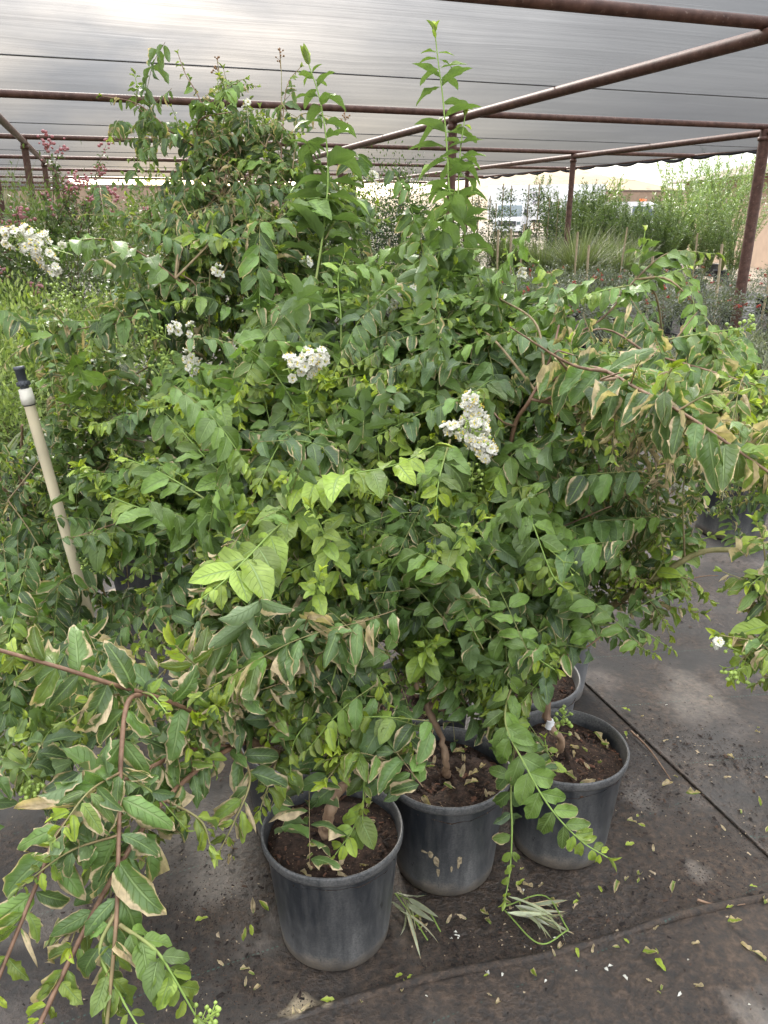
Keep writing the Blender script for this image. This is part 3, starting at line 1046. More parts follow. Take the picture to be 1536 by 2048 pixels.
# ------------------------------------------------------------------ flowers and bud clusters
def panicle(pl, c, size=.06, n=16, axis=(0, -.3, .9), open_=.75, label=None, petal='petal'):
    """ruffled white flower head: petals (part) > stamens, buds"""
    c = np.asarray(c, float)
    ax = nrm(axis)
    a = nrm(np.cross(ax, [0.2, 1, .3])); b2 = np.cross(ax, a)
    pet, sta, bud, stk = MB(), MB(), MB(), MB()
    lat = []
    base = c - ax * size
    stk.tube(np.array([base - ax * size * .6, base, c + ax * size * .8]), .0012, 5)
    stp, bdp, bdr = [], [], []
    for q in range(n):
        h = rng.uniform(-1, 1)
        ang = q * 2.4 + rng.normal(0, .3)
        rr = size * (.75 - .38 * (h * .5 + .5)) * rng.uniform(.55, 1.1)
        out = math.cos(ang) * a + math.sin(ang) * b2
        p = c + ax * h * size * 1.0 + out * rr
        stk.tube(np.array([c + ax * (h * size - size * .3), p]), .0007, 4)
        dirn = nrm(out + ax * .35 + np.array([0, -.25, .35]) + rng.normal(0, .25, 3))
        if rng.random() < open_:
            e1 = nrm(np.cross(dirn, [.3, .2, .9])); e2 = np.cross(dirn, e1)
            for k in range(6):
                th = k * math.pi / 3 + rng.normal(0, .15)
                rad_ = math.cos(th) * e1 + math.sin(th) * e2
                pc = p
                # crinkled rounded petal: fan grid with ruffles
                tt = np.linspace(0, 1, 4); xx = np.linspace(-1, 1, 5)
                T, X = np.meshgrid(tt, xx, indexing='ij')
                wd = .0054 * np.sin(np.clip(T * .85 + .1, 0, 1) * math.pi) ** .6
                tang = np.cross(dirn, rad_)
                V = p + (T * .0112)[..., None] * (rad_ * .92 + dirn * .25) + (X * wd)[..., None] * tang
                V = V + (rng.normal(0, .0019, T.shape) * (T > .2))[..., None] * dirn
                kk = np.arange(20).reshape(4, 5)
                Fq = np.stack([kk[:-1, :-1], kk[:-1, 1:], kk[1:, 1:], kk[1:, :-1]], -1).reshape(-1, 4)
                pet.add(V.reshape(-1, 3), Fq)
            for k in range(5):
                q2 = nrm(dirn + rng.normal(0, .38, 3))
                stp.append(p + q2 * rng.uniform(.006, .010))
            bdp.append(p); bdr.append(.0026)
        else:
            bdp.append(p); bdr.append(rng.uniform(.0026, .0042))
    sta.blobs(stp, .0011)
    bud.blobs(bdp, bdr)
    f = pet.build('flower_cluster', M[petal], pl.root, pl.loc)
    o = sta.build('stamens', M['stamen'], f, (0, 0, 0)); _sub(o, f, pl)
    o = bud.build('buds', M['bud'], f, (0, 0, 0)); _sub(o, f, pl)
    o = stk.build('flower_stalk', M['bud'], f, (0, 0, 0)); _sub(o, f, pl)
    if label: f['label'] = label


def _sub(o, f, pl):
    o.parent = f
    me = o.data
    k = len(me.vertices)
    a = np.empty(k * 3, np.float32); me.vertices.foreach_get('co', a)
    a = a.reshape(-1, 3) - np.asarray(pl.loc, np.float32)
    me.vertices.foreach_set('co', a.ravel()); me.update()
    o.location = (0, 0, 0)


def buds(pl, c, size=.04, n=26, axis=(0, 0, 1), r=.0042, label=None, name='bud_cluster', mat_='bud', white=0):
    c = np.asarray(c, float); ax = nrm(axis)
    mb, st = MB(), MB()
    a = nrm(np.cross(ax, [0.2, 1, .3])); b2 = np.cross(ax, a)
    st.tube(np.array([c - ax * size * 1.5, c + ax * size]), .001, 5)
    pp = []
    for q in range(n):
        h = rng.uniform(-1, 1); ang = rng.uniform(0, 6.28)
        p = c + ax * h * size + (math.cos(ang) * a + math.sin(ang) * b2) * size * rng.uniform(.25, .75) * (1.1 - .4 * h)
        pp.append(p)
        st.tube(np.array([c + ax * (h * size - size * .35), p]), .0006, 4)
    mb.blobs(pp, rng.uniform(.7, 1.15, n) * r)
    f = mb.build(name, M[mat_], pl.root, pl.loc)
    o = st.build('stalk', M['bud' if mat_ == 'bud' else 'husk'], f, (0, 0, 0)); _sub(o, f, pl)
    if label: f['label'] = label


# ------------------------------------------------------------------ pots
M['tan_drip'] = simple('dried_drip', (0.30, 0.24, 0.15), .6, .3, .5, 120)
PR, PH, PK = .155, .30, .80


def pot_parts(root, loc, mat_='pot', R=PR, H=PH, crumbs=True, soil=.045, sides=56, k=PK):
    b = MB()
    rb = R * k
    prof = [(0.0, .004), (rb * .9, .004), (rb, .010), (rb + (R * .95 - rb) * .14, H * .14), (rb + (R * .95 - rb) * .15, H * .155), (rb + (R * .95 - rb) * .5, H * .5), (R * .935, H - .030),
            (R * .94, H - .026), (R * .985, H - .024), (R * .997, H - .019), (R * 1.0, H - .006), (R * .992, H - .001), (R * .972, H), (R * .955, H - .004), (R * .945, H - .012),
            (R * .90, H - soil - .03)]
    b.lathe(loc, prof, sides)
    v = b.V[-1]; dv = v - np.asarray(loc); th = np.arctan2(dv[:, 1], dv[:, 0]); ph = rng.random(3) * 6.28
    f = 1 + (.009 * np.sin(2 * th + ph[0]) + .004 * np.sin(3 * th + ph[1]) + .0025 * np.sin(7 * th + ph[2])) * np.clip(dv[:, 2] / H, 0, 1)
    dv[:, :2] *= f[:, None]; dv[:, 2] += .0025 * np.sin(th + ph[1]) * (dv[:, 2] > H * .8); b.V[-1] = dv + np.asarray(loc)
    b.build('pot', M[mat_], root, loc)
    s = MB()
    zs = H - soil
    rr = np.linspace(0, R * .93, 12)
    th = np.linspace(0, 2 * np.pi, 40, endpoint=False)
    V = []
    ph = rng.random() * 6
    for r in rr:
        z = zs + .006 * np.sin(th * 3 + r * 40 + ph) + rng.normal(0, .0022, 40) + .016 * (1 - (r / R) ** 2)
        V.append(np.stack([r * np.cos(th), r * np.sin(th), z if r > 0 else np.full(40, z.mean())], 1))
    V = np.array(V).reshape(-1, 3) + np.asarray(loc)
    i = np.arange(11)[:, None] * 40; j = np.arange(40)[None]; j2 = (j + 1) % 40
    s.add(V, np.stack([i + j, i + j2, i + 40 + j2, i + 40 + j], -1).reshape(-1, 4))
    so = s.build('soil', M['soil'], root, loc)
    if crumbs:
        n = 260
        r = R * .9 * np.sqrt(rng.random(n)); a = rng.random(n) * 6.283
        c = np.stack([r * np.cos(a), r * np.sin(a), zs + .016 * (1 - (r / R) ** 2) - .001], 1) + np.asarray(loc)
        sz = rng.uniform(.0025, .008, (n, 1)) * np.array([[1.5, .7, .55]])
        colr = np.array([[.02, .014, .011, 1], [.07, .04, .026, 1], [.14, .07, .045, 1], [.045, .03, .024, 1]])[rng.integers(0, 4, n)]
        k = MB(); k.chips(c, sz, colr)
        ob = k.build('bark_chips', M['crumb'], so, (0, 0, 0), smooth=False)
        _sub(ob, so, type('q', (), {'loc': loc}))
        ob['kind'] = 'stuff'


def trunk(pl, pts, r0, r1, red=0.0):
    path, ln = smooth_path(pts, .012)
    n = len(path)
    path[1:-1] += rng.normal(0, .0016, (n - 2, 3)) + .003 * np.sin(np.arange(1, n - 1) * .55 + rng.random(1) * 6)[:, None] * rng.normal(0, .6, 3)
    r = np.linspace(r0, r1, n) * (1 + .06 * np.sin(np.arange(n) * .7) + .22 * np.exp(-(((np.arange(n) + 3) % 8) / 1.1) ** 2) + rng.normal(0, .05, n))
    pl.stem(path, r, (0, red, 0, 0), 9)
    pl.nodes += [path[i] for i in range(n // 3, n, 3)]
    return path


LAB = {
    'A': ('white flowering shrub in the front left black pot, scorched branches arching to the lower left', (-.113, 1.34), 'pot'),
    'B': ('white flowering shrub in the scuffed middle front pot with thin bent trunk', (.155, 1.54), 'pot'),
    'C': ('white flowering shrub in the front right pot with a leafy shoot hanging past its rim', (.462, 1.62), 'pot'),
    'D': ('white flowering shrub in the pale grey pot, its long brown branch reaching right', (.568, 2.31), 'pot_grey'),
    'E': ('white flowering shrub in the pot wedged between front right pot and pale grey pot', (.42, 1.945), 'pot_grey'),
    'F': ('white flowering shrub with the tallest upright green spire, directly behind the middle front pot', (.095, 1.87), 'pot'),
    'G': ('white flowering shrub in the pot two rows behind front left pot, fresh green leaves', (-.33, 2.02), 'pot'),
    'Q': ('tall dull green shrub at the back left of the block with dry curled top branches', (-.40, 2.40), 'pot'),
    'K': ('white flowering shrub in the black pot hidden just behind the front left pot', (-.22, 1.665), 'pot'),
    'H': ('drooping dark green shrub right behind the cream sprinkler riser', (-1.0, 2.95), 'pot'),
    'I': ('drooping dark green shrub at the left edge of the photo, left of the sprinkler riser', (-1.45, 2.9), 'pot'),
    'R': ('scorched shrub in a large black pot standing alone at the right edge', (1.80, 3.75), 'pot'),
    'S': ('near shrub at the right edge, only its hanging leaves and buds in view', (1.34, 1.75), 'pot'),
}
PLANTS = {}
for k, (lab, (x, y), pm) in LAB.items():
    pl = Plant('potted_shrub', lab, 'potted shrub', (x, y, 0.006 if k in 'RS' else 0.0), 'potted white flowering shrubs')
    z0 = pl.loc[2]
    big = k == 'R'
    pot_parts(pl.root, pl.loc, pm, PR * (1.3 if big else 1), PH * (1.1 if big else 1), crumbs=k in 'ABCDEF')
    PLANTS[k] = pl
A_, B_, C_, D_, E_, F_, G_, Q_, K_, H_, I_, R_, S_ = [PLANTS[k] for k in 'ABCDEFGQKHIRS']

# trunks (soil level about 0.26)
tA = trunk(A_, [[-.125, 1.345, .25], P(655, 1630, 1.62), P(688, 1570, 1.60), P(690, 1525, 1.60), P(676, 1440, 1.6), P(650, 1300, 1.6), P(640, 1180, 1.62)], .0135, .006)
trunk(A_, [P(690, 1560, 1.60), P(650, 1530, 1.57), P(570, 1512, 1.5), P(500, 1480, 1.42)], .010, .006)
trunk(A_, [P(690, 1530, 1.6), P(715, 1420, 1.66), P(720, 1250, 1.7), P(730, 1080, 1.75)], .008, .004)
trunk(B_, [[.157, 1.545, .25], P(891, 1520, 1.80), P(884, 1475, 1.79), P(858, 1420, 1.78), P(848, 1350, 1.78), P(846, 1270, 1.8), P(830, 1100, 1.8)], .0085, .004)
trunk(B_, [P(858, 1420, 1.78), P(890, 1330, 1.8), P(930, 1180, 1.83), P(930, 1000, 1.9)], .006, .003)
trunk(C_, [[.455, 1.63, .25], P(1120, 1478, 1.93), P(1098, 1440, 1.92), P(1085, 1300, 1.9), P(1062, 1200, 1.88), P(1040, 1130, 1.87), P(1030, 1040, 1.85), P(1010, 930, 1.87)], .0095, .004)
trunk(C_, [P(1062, 1200, 1.88), P(1020, 1080, 1.9), P(960, 960, 1.9)], .006, .003)
for pl, tops in ((D_, [(.62, 2.2, .85), (.75, 2.15, .95), (.5, 2.2, 1.0)]), (E_, [(.44, 1.9, .85), (.36, 1.87, 1.0), (.55, 1.87, .95)]),
                 (F_, [(.10, 1.86, .9), (.15, 1.87, 1.08), (.02, 1.84, 1.0)]), (G_, [(-.32, 1.95, .9), (-.25, 1.95, 1.2), (-.45, 1.9, 1.1)]),
                 (Q_, [(-.42, 2.35, .9), (-.5, 2.35, 1.3), (-.3, 2.3, 1.3), (-.2, 2.3, 1.2)]), (K_, [(-.2, 1.66, .8), (-.3, 1.65, 1.0), (-.1, 1.68, 1.05)]),
                 (H_, [(-1.05, 2.6, .8), (-.9, 2.4, .95)]), (I_, [(-1.4, 2.6, .8), (-1.2, 2.5, .9)]),
                 (R_, [(1.75, 3.6, .8), (1.6, 3.4, 1.0), (1.95, 3.4, 1.0)]), (S_, [(1.3, 1.7, .8), (1.2, 1.6, 1.0), (1.15, 1.5, .9)])):
    base = pl.loc + np.array([0, 0, .27])
    for q, tp in enumerate(tops):
        tp = np.array(tp)
        m = base * .45 + tp * .55 + rng.normal(0, .02, 3)
        st = base if q == 0 else base * .7 + m * .3
        trunk(pl, [st + rng.normal(0, .008, 3) * np.array([1, 1, 0]), m, tp], .010 - .002 * q, .004)

BLOCK_C = np.array([.12, 2.0, .9])


def fill(pl, px, py, z, rx, ry, rz, n, cls, Lm=1.0, gap=.028, updir=.35, ln=(.17, .33), face=.5, spread=.5, conn=.4, dec=.12, skip=.07):
    """n leafy shoots whose tips lie in a pocket of the crown"""
    c0 = P(px, py, z)
    ex = P(px + rx, py, z) - c0
    ey = P(px, py - ry, z) - c0
    ey = np.array([0, ey[1] * .4, np.linalg.norm(ey)])
    n = int(n * 1.42)
    for q in range(n):
        while True:
            u = rng.uniform(-1, 1, 3)
            if (u ** 2).sum() < 1: break
        tip_ = c0 + ex * u[0] + ey * u[1] + np.array([0, rz, 0]) * u[2]
        ax = pl.loc + np.array([0, 0, max(.5, tip_[2] - .25)])
        h = tip_ - ax; h[2] = 0
        d = nrm(h) * face + UP * rng.uniform(-.25, 1.0) * updir * 1.6 + np.array([0, -.22, 0]) + rng.normal(0, spread, 3)
        d = nrm(d)
        l = rng.uniform(*ln)
        st = tip_ - d * l
        st[2] = max(st[2], .06)
        tip_[2] = max(tip_[2], .05)
        bow = UP * l * rng.uniform(.02, .16)
        cl = cls if isinstance(cls, str) else cls[rng.integers(0, len(cls))]
        link = False
        if pl.nodes and rng.random() < conn:
            nd = min(pl.nodes, key=lambda v: np.linalg.norm(v - st) + rng.uniform(0, .06))
            link = np.linalg.norm(nd - st) < .42 and np.dot(nrm(st - nd), d) > .25
        shoot(pl, [st, (st + tip_) / 2 + bow, tip_], cl, Lm=Lm * rng.uniform(.68, 1.25), gap=gap * rng.uniform(.85, 1.2), start=.05,
              mode='dec' if rng.random() < dec else 'flat', r0=.0022 if link else .0007, r1=.0009, skip=skip, red=.7, jit=.75)
        if link:
            if True:
                path, _ = smooth_path([nd, (nd + st) / 2 + UP * .03 + rng.normal(0, .015, 3), st], .02)
                pl.stem(path, np.linspace(.0036, .0022, len(path)), (.15, .5, 0, 0), 5)


# -------- named shoots seen in the photograph
# tall spire and its neighbour
px_shoot(F_, [(900, 760, 1.95), (902, 560, 2.0), (900, 420, 2.02), (894, 300, 2.03), (886, 200, 2.03), (876, 120, 2.03), (870, 66, 2.02)], 'spire', gap=.040, jit=.6, mode='dec', start=.02, r0=.0042, r1=.0014, Lm=1.12)
px_shoot(F_, [(936, 760, 1.97), (922, 540, 2.0), (916, 420, 2.02), (920, 310, 2.03), (930, 232, 2.03)], 'spire', gap=.040, mode='dec', start=.02, r0=.0038, r1=.0014, Lm=.95)
px_shoot(F_, [(860, 700, 1.9), (868, 560, 1.95), (900, 430, 2.0), (935, 395, 2.0)], 'lime', gap=.03, mode='dec', start=.1)
px_shoot(F_, [(680, 780, 1.75), (682, 640, 1.78), (676, 560, 1.8), (690, 505, 1.8)], 'spire', gap=.028, mode='dec', start=.05, Lm=.75)
px_shoot(G_, [(600, 760, 1.9), (622, 620, 1.97), (648, 450, 2.0), (656, 330, 2.02), (642, 210, 2.03), (618, 130, 2.03)], 'spire', gap=.040, jit=.6, mode='dec', start=.02, r0=.0044, r1=.0015, Lm=1.25)
px_shoot(G_, [(650, 480, 2.0), (690, 400, 2.05), (700, 370, 2.05)], 'fresh', gap=.03)
# dry upper left branches
px_shoot(Q_, [(520, 410, 2.30), (430, 325, 2.33), (340, 260, 2.36), (275, 208, 2.36), (205, 192, 2.36)], 'dull', twigs=3, gap=.046, start=.08, r0=.0044, r1=.0014, Lm=1.0, woody=.9)
px_shoot(Q_, [(272, 210, 2.36), (274, 178, 2.36), (270, 150, 2.36)], 'lime', gap=.026, mode='dec', Lm=.8)
px_shoot(Q_, [(440, 400, 2.3), (434, 300, 2.33), (400, 200, 2.34), (372, 150, 2.34), (356, 108, 2.34)], 'dull', twigs=3, gap=.040, r0=.0032, start=.2, Lm=.85, woody=.9)
px_shoot(Q_, [(388, 260, 2.33), (394, 250, 2.33), (396, 242, 2.33)], 'lime', gap=.02, mode='dec', Lm=.8)
px_shoot(Q_, [(435, 300, 2.33), (450, 230, 2.34), (462, 170, 2.34), (490, 158, 2.34)], 'dull', twigs=3, gap=.028, start=.15, Lm=.85)
px_shoot(Q_, [(470, 330, 2.3), (480, 250, 2.32), (500, 200, 2.33)], 'dull', twigs=3, gap=.026, start=.1, Lm=.9)
px_shoot(Q_, [(560, 400, 2.26), (565, 250, 2.3), (575, 170, 2.3), (600, 135, 2.3)], 'dull', twigs=3, gap=.034, start=.25, r0=.003, Lm=.9, woody=.9)
px_shoot(Q_, [(540, 380, 2.26), (530, 290, 2.3), (520, 215, 2.3)], 'dull', twigs=3, gap=.030, start=.1, Lm=.95)
px_shoot(Q_, [(580, 380, 2.26), (590, 300, 2.28), (600, 230, 2.28), (690, 238, 2.28)], 'dull', twigs=3, gap=.05, start=.1, r1=.0006, Lm=.75, tip=False)
px_shoot(Q_, [(562, 240, 2.3), (563, 160, 2.3), (560, 100, 2.3)], 'dry', bare=True, r0=.0016, r1=.0007)
px_shoot(Q_, [(448, 200, 2.34), (440, 150, 2.34), (434, 122, 2.34)], 'dry', bare=True, r0=.0016, r1=.0007)
for (x, y, z) in ((560, 112, 2.3), (436, 130, 2.34), (690, 236, 2.28)):
    buds(Q_, P(x, y, z), .022, 9, (0, 0, 1), .0032, name='dry_flower_stalk', mat_='husk')
# left flower arm
px_shoot(Q_, [(420, 620, 2.05), (330, 540, 1.95), (250, 490, 1.85), (180, 478, 1.75), (95, 498, 1.7)], 'fresh', gap=.052, start=.1, r0=.0034, Lm=1.25, woody=.7, tip=False)
px_shoot(Q_, [(360, 560, 2.0), (300, 620, 1.95), (200, 640, 1.9), (60, 640, 1.9)], 'mid', gap=.036, start=.1, r0=.0026, Lm=1.0, upref=(0, -.3, 1))
px_shoot(Q_, [(300, 640, 1.95), (150, 660, 1.9), (40, 700, 1.9), (0, 740, 1.9)], 'dull', twigs=3, gap=.034, start=.05, Lm=1.0)
px_shoot(Q_, [(420, 700, 2.0), (418, 600, 2.03), (422, 500, 2.05), (425, 440, 2.05)], 'dull', twigs=3, gap=.042, mode='dec', start=.05, Lm=1.35, r0=.003)
px_shoot(Q_, [(440, 560, 2.05), (500, 440, 2.1), (520, 400, 2.1)], 'dull', twigs=3, gap=.034, start=.1, Lm=1.2)
# centre
px_shoot(G_, [(520, 1010, 1.7), (440, 945, 1.72), (380, 880, 1.75), (356, 852, 1.76)], 'fresh', gap=.032, Lm=1.05)
px_shoot(G_, [(470, 1040, 1.66), (390, 985, 1.68), (310, 940, 1.7), (235, 912, 1.72)], 'fresh', gap=.034, Lm=1.1)
px_shoot(G_, [(400, 1070, 1.66), (330, 1035, 1.68), (250, 1005, 1.7), (205, 985, 1.7)], 'fresh', gap=.034, Lm=1.15)
px_shoot(K_, [(700, 830, 1.75), (560, 770, 1.82), (470, 742, 1.85), (410, 738, 1.86)], 'fresh', gap=.03, Lm=.95)
px_shoot(K_, [(640, 760, 1.85), (560, 680, 1.9), (520, 640, 1.92), (495, 592, 1.95)], 'fresh', gap=.03, Lm=.9)
px_shoot(K_, [(575, 960, 1.55), (600, 970, 1.5), (690, 950, 1.42), (790, 930, 1.38), (868, 892, 1.36)], 'lime', gap=.034, Lm=1.1)
px_shoot(A_, [(640, 990, 1.55), (560, 1050, 1.44), (500, 1110, 1.36), (445, 1165, 1.3), (400, 1200, 1.27)], 'lime', gap=.034, Lm=1.15)
px_shoot(A_, [(690, 1180, 1.46), (660, 1100, 1.41), (640, 1050, 1.38), (622, 1015, 1.36)], 'lime', gap=.022, mode='dec', Lm=.7)
px_shoot(B_, [(890, 1160, 1.46), (905, 1100, 1.42), (930, 1070, 1.4), (958, 1042, 1.38)], 'lime', gap=.016, mode='dec', Lm=.72)
px_shoot(B_, [(890, 1140, 1.46), (880, 1110, 1.42), (866, 1090, 1.4)], 'lime', gap=.016, mode='dec', Lm=.66)
px_shoot(F_, [(820, 900, 1.62), (800, 860, 1.6), (795, 830, 1.58)], 'lime', gap=.026, Lm=1.05)
px_shoot(F_, [(690, 900, 1.7), (640, 850, 1.68), (600, 832, 1.66)], 'fresh', gap=.03, Lm=1.15)
px_shoot(B_, [(900, 880, 1.6), (880, 950, 1.52), (872, 1010, 1.48)], 'fresh', gap=.028, Lm=1.1)
px_shoot(A_, [(640, 1210, 1.42), (632, 1180, 1.38), (640, 1145, 1.36)], 'lime', gap=.018, mode='dec', Lm=.7)
px_shoot(A_, [(680, 1240, 1.5), (640, 1240, 1.45), (560, 1330, 1.38), (548, 1400, 1.36)], 'scorch', gap=.034, Lm=.95, start=.2)
px_shoot(A_, [(690, 1200, 1.5), (680, 1300, 1.43), (650, 1400, 1.4), (590, 1480, 1.38), (580, 1560, 1.38)], 'mid', gap=.036, Lm=1.0, start=.15)
px_shoot(A_, [(740, 1280, 1.5), (740, 1400, 1.46), (730, 1520, 1.44), (725, 1640, 1.44)], 'mid', gap=.032, Lm=.82, start=.2)
px_shoot(A_, [(740, 1560, 1.47), (710, 1650, 1.44), (670, 1710, 1.42)], 'lime', gap=.022, Lm=.72, start=.3)
px_shoot(A_, [(660, 1440, 1.5), (640, 1450, 1.42), (620, 1440, 1.38)], 'lime', gap=.02, Lm=.7)
px_shoot(A_, [(785, 1430, 1.5), (802, 1480, 1.46), (822, 1500, 1.44)], 'lime', gap=.016, Lm=.5, mode='dec')
px_shoot(B_, [(845, 1330, 1.56), (850, 1300, 1.52), (866, 1285, 1.5)], 'lime', gap=.014, mode='dec', Lm=.72)
px_shoot(B_, [(820, 1060, 1.62), (835, 1180, 1.6), (860, 1280, 1.6), (880, 1300, 1.6)], 'mid', gap=.026, Lm=.8, start=.1)
# right: scorched old branch
px_shoot(E_, [(1010, 950, 1.78), (1030, 850, 1.72), (1060, 800, 1.68), (1100, 720, 1.68), (1118, 650, 1.7)], 'dry', gap=.05, start=.55, r0=.0062, r1=.0024, Lm=1.15, woody=1.0, red=.8)
px_shoot(E_, [(1062, 798, 1.68), (1100, 806, 1.66), (1150, 812, 1.66)], 'mid', gap=.05, start=.5, r0=.004, r1=.003, woody=1.0)
px_shoot(E_, [(1080, 770, 1.64), (1180, 735, 1.45), (1280, 780, 1.28), (1380, 835, 1.18), (1460, 890, 1.14), (1560, 960, 1.12)], 'scorch', gap=.028, twigs=7, start=.15, r0=.0042, r1=.0022, Lm=1.12, woody=.9, upref=(-.1, -.55, .8))
px_shoot(D_, [(1160, 730, 1.9), (1240, 705, 1.85), (1310, 712, 1.8), (1420, 742, 1.72), (1510, 770, 1.65)], 'mid', gap=.036, start=.1, r0=.0036, r1=.0018, Lm=1.0, woody=.9)
px_shoot(D_, [(1080, 700, 2.0), (1200, 640, 2.0), (1270, 560, 2.0), (1340, 505, 2.0), (1430, 508, 1.98)], 'fresh', gap=.034, start=.3, r0=.0034, Lm=1.1, woody=.7)
px_shoot(D_, [(1270, 560, 2.0), (1285, 500, 2.0), (1290, 462, 2.0)], 'fresh', gap=.028, Lm=1.0, mode='dec')
px_shoot(D_, [(1240, 590, 2.0), (1300, 560, 1.97), (1390, 530, 1.95)], 'fresh', gap=.03, Lm=1.0)
px_shoot(D_, [(1270, 570, 2.0), (1210, 580, 1.98), (1150, 600, 1.96)], 'mid', gap=.03, Lm=1.0)
px_shoot(D_, [(1130, 650, 2.0), (1100, 560, 2.0), (1060, 510, 2.0)], 'fresh', gap=.03, Lm=.9)
px_shoot(E_, [(1040, 640, 2.0), (1030, 560, 2.0), (1010, 490, 2.0)], 'fresh', gap=.03, Lm=.9, mode='dec')
px_shoot(D_, [(1330, 680, 1.8), (1400, 668, 1.78), (1460, 660, 1.76), (1490, 660, 1.75)], 'mid', gap=.04, Lm=1.0)
buds(D_, P(1487, 655, 1.75), .028, 22, (.7, 0, .6), .0042, label='green bud spray at a shoot tip')
# long brown limb to the right
px_shoot(D_, [(1128, 1268, 2.18), (1170, 1240, 2.12), (1230, 1208, 2.02), (1320, 1150, 1.92), (1400, 1105, 1.86), (1480, 1098, 1.82), (1560, 1082, 1.8)], 'dry', bare=True, r0=.0105, r1=.0062, red=.0)
for pix, cl in (([(1200, 1225, 2.05), (1280, 1190, 1.95), (1320, 1230, 1.9), (1340, 1270, 1.88)], 'scorch'), ([(1320, 1150, 1.92), (1380, 1160, 1.88), (1420, 1200, 1.86)], 'scorch'),
                ([(1240, 1205, 2.0), (1270, 1110, 1.98), (1330, 1070, 1.95)], 'mid'), ([(1180, 1240, 2.08), (1190, 1180, 2.03), (1210, 1180, 2.0)], 'fresh'),
                ([(1370, 1120, 1.88), (1365, 1000, 1.86), (1370, 950, 1.85)], 'scorch'), ([(1140, 1270, 2.0), (1210, 1250, 1.95), (1280, 1260, 1.9), (1345, 1300, 1.86)], 'mid'),
                ([(1300, 1160, 1.92), (1350, 1100, 1.9), (1430, 1070, 1.86)], 'lime'), ([(1240, 1205, 2.0), (1320, 1210, 1.93), (1400, 1225, 1.88)], 'scorch'),
                ([(1170, 1240, 2.1), (1250, 1280, 2.0), (1310, 1310, 1.95)], 'mid')):
    px_shoot(D_, pix, cl, gap=.032, Lm=.82, start=.15)
# hanging light shoots at the right front
px_shoot(C_, [(1020, 900, 1.72), (1040, 985, 1.66), (1070, 1060, 1.6), (1105, 1150, 1.55), (1135, 1180, 1.53)], 'fresh', gap=.034, Lm=1.1, start=.1, upref=(0, -.6, .8))
px_shoot(C_, [(960, 1230, 1.62), (1000, 1260, 1.58), (1050, 1300, 1.54), (1110, 1340, 1.5)], 'fresh', gap=.034, Lm=1.1, start=.05, upref=(0, -.5, .8))
px_shoot(C_, [(1030, 1350, 1.62), (1010, 1440, 1.55), (1050, 1530, 1.50), (1100, 1615, 1.47), (1160, 1680, 1.45), (1215, 1715, 1.44)], 'fresh', gap=.034, Lm=1.02, start=.12, upref=(-.25, -.75, .6), r0=.0026, r1=.0012, skip=0, jit=.35)
px_shoot(C_, [(1030, 1480, 1.58), (1022, 1580, 1.55), (1024, 1660, 1.53), (1020, 1740, 1.53), (1010, 1800, 1.53)], 'mid', gap=.045, Lm=.85, start=.2, upref=(0, -.8, .5))
px_shoot(C_, [(1090, 1560, 1.7), (1096, 1520, 1.7), (1090, 1480, 1.7)], 'lime', gap=.02, mode='dec', Lm=.6)
px_shoot(C_, [(1085, 1250, 1.7), (1100, 1310, 1.62), (1125, 1330, 1.6)], 'fresh', gap=.024, Lm=.8, mode='dec')
px_shoot(C_, [(1020, 1000, 1.7), (990, 1090, 1.62), (960, 1160, 1.58), (940, 1240, 1.56)], 'mid', gap=.032, Lm=1.05, upref=(0, -.6, .8))
buds(C_, P(1125, 1440, 1.78), .03, 26, (.3, 0, 1), .0048, label='green bud spray by the trunk')
buds(B_, P(945, 950, 1.62), .03, 20, (0, -.2, 1), .0046, label='loose green buds under the white flower')
buds(C_, P(1135, 1130, 1.56), .035, 16, (.7, 0, -.6), .0035, label='thin bud spray hanging at the right')
# front left scorched arms
px_shoot(A_, [(500, 1480, 1.42), (420, 1440, 1.30), (330, 1400, 1.2), (230, 1370, 1.12), (120, 1335, 1.08), (-30, 1292, 1.05)], 'scorch', gap=.038, twigs=3, start=.12, r0=.0046, r1=.0026, Lm=.98, woody=1.0, red=.9, upref=(0, -.75, .65))
px_shoot(A_, [(500, 1480, 1.42), (420, 1520, 1.30), (330, 1600, 1.18), (270, 1680, 1.1), (200, 1800, 1.02), (130, 1940, .95), (70, 2070, .9)], 'scorch', gap=.038, twigs=3, start=.12, r0=.0048, r1=.003, Lm=.92, woody=1.0, red=.9, upref=(0, -.75, .65))
px_shoot(A_, [(300, 1392, 1.18), (258, 1400, 1.12), (243, 1500, 1.07), (237, 1700, 1.0), (232, 1850, .95), (212, 2070, .9)], 'scorch', gap=.038, twigs=3, start=.1, r0=.0040, r1=.0022, Lm=.95, woody=.7, red=.9, upref=(0, -.8, .55))
px_shoot(A_, [(480, 1490, 1.40), (380, 1500, 1.28), (290, 1540, 1.18), (190, 1590, 1.1), (120, 1660, 1.05), (85, 1740, 1.0), (20, 1900, .95), (-20, 2000, .92)], 'scorch', gap=.038, twigs=3, start=.12, r0=.0040, r1=.0024, Lm=.98, woody=1.0, red=.9, upref=(0, -.75, .65))
px_shoot(A_, [(330, 1600, 1.18), (400, 1640, 1.16), (420, 1690, 1.15)], 'scorch', gap=.04, Lm=.85)
px_shoot(A_, [(480, 1500, 1.36), (500, 1560, 1.3), (470, 1640, 1.26), (440, 1700, 1.24)], 'scorch', gap=.034, Lm=.9, upref=(0, -.8, .5))
px_shoot(A_, [(560, 1500, 1.42), (540, 1560, 1.36), (520, 1620, 1.33)], 'scorch', gap=.03, Lm=.85)
px_shoot(A_, [(240, 1850, .95), (310, 1900, .93), (350, 1960, .92), (390, 2030, .92)], 'fresh', gap=.026, Lm=.8)
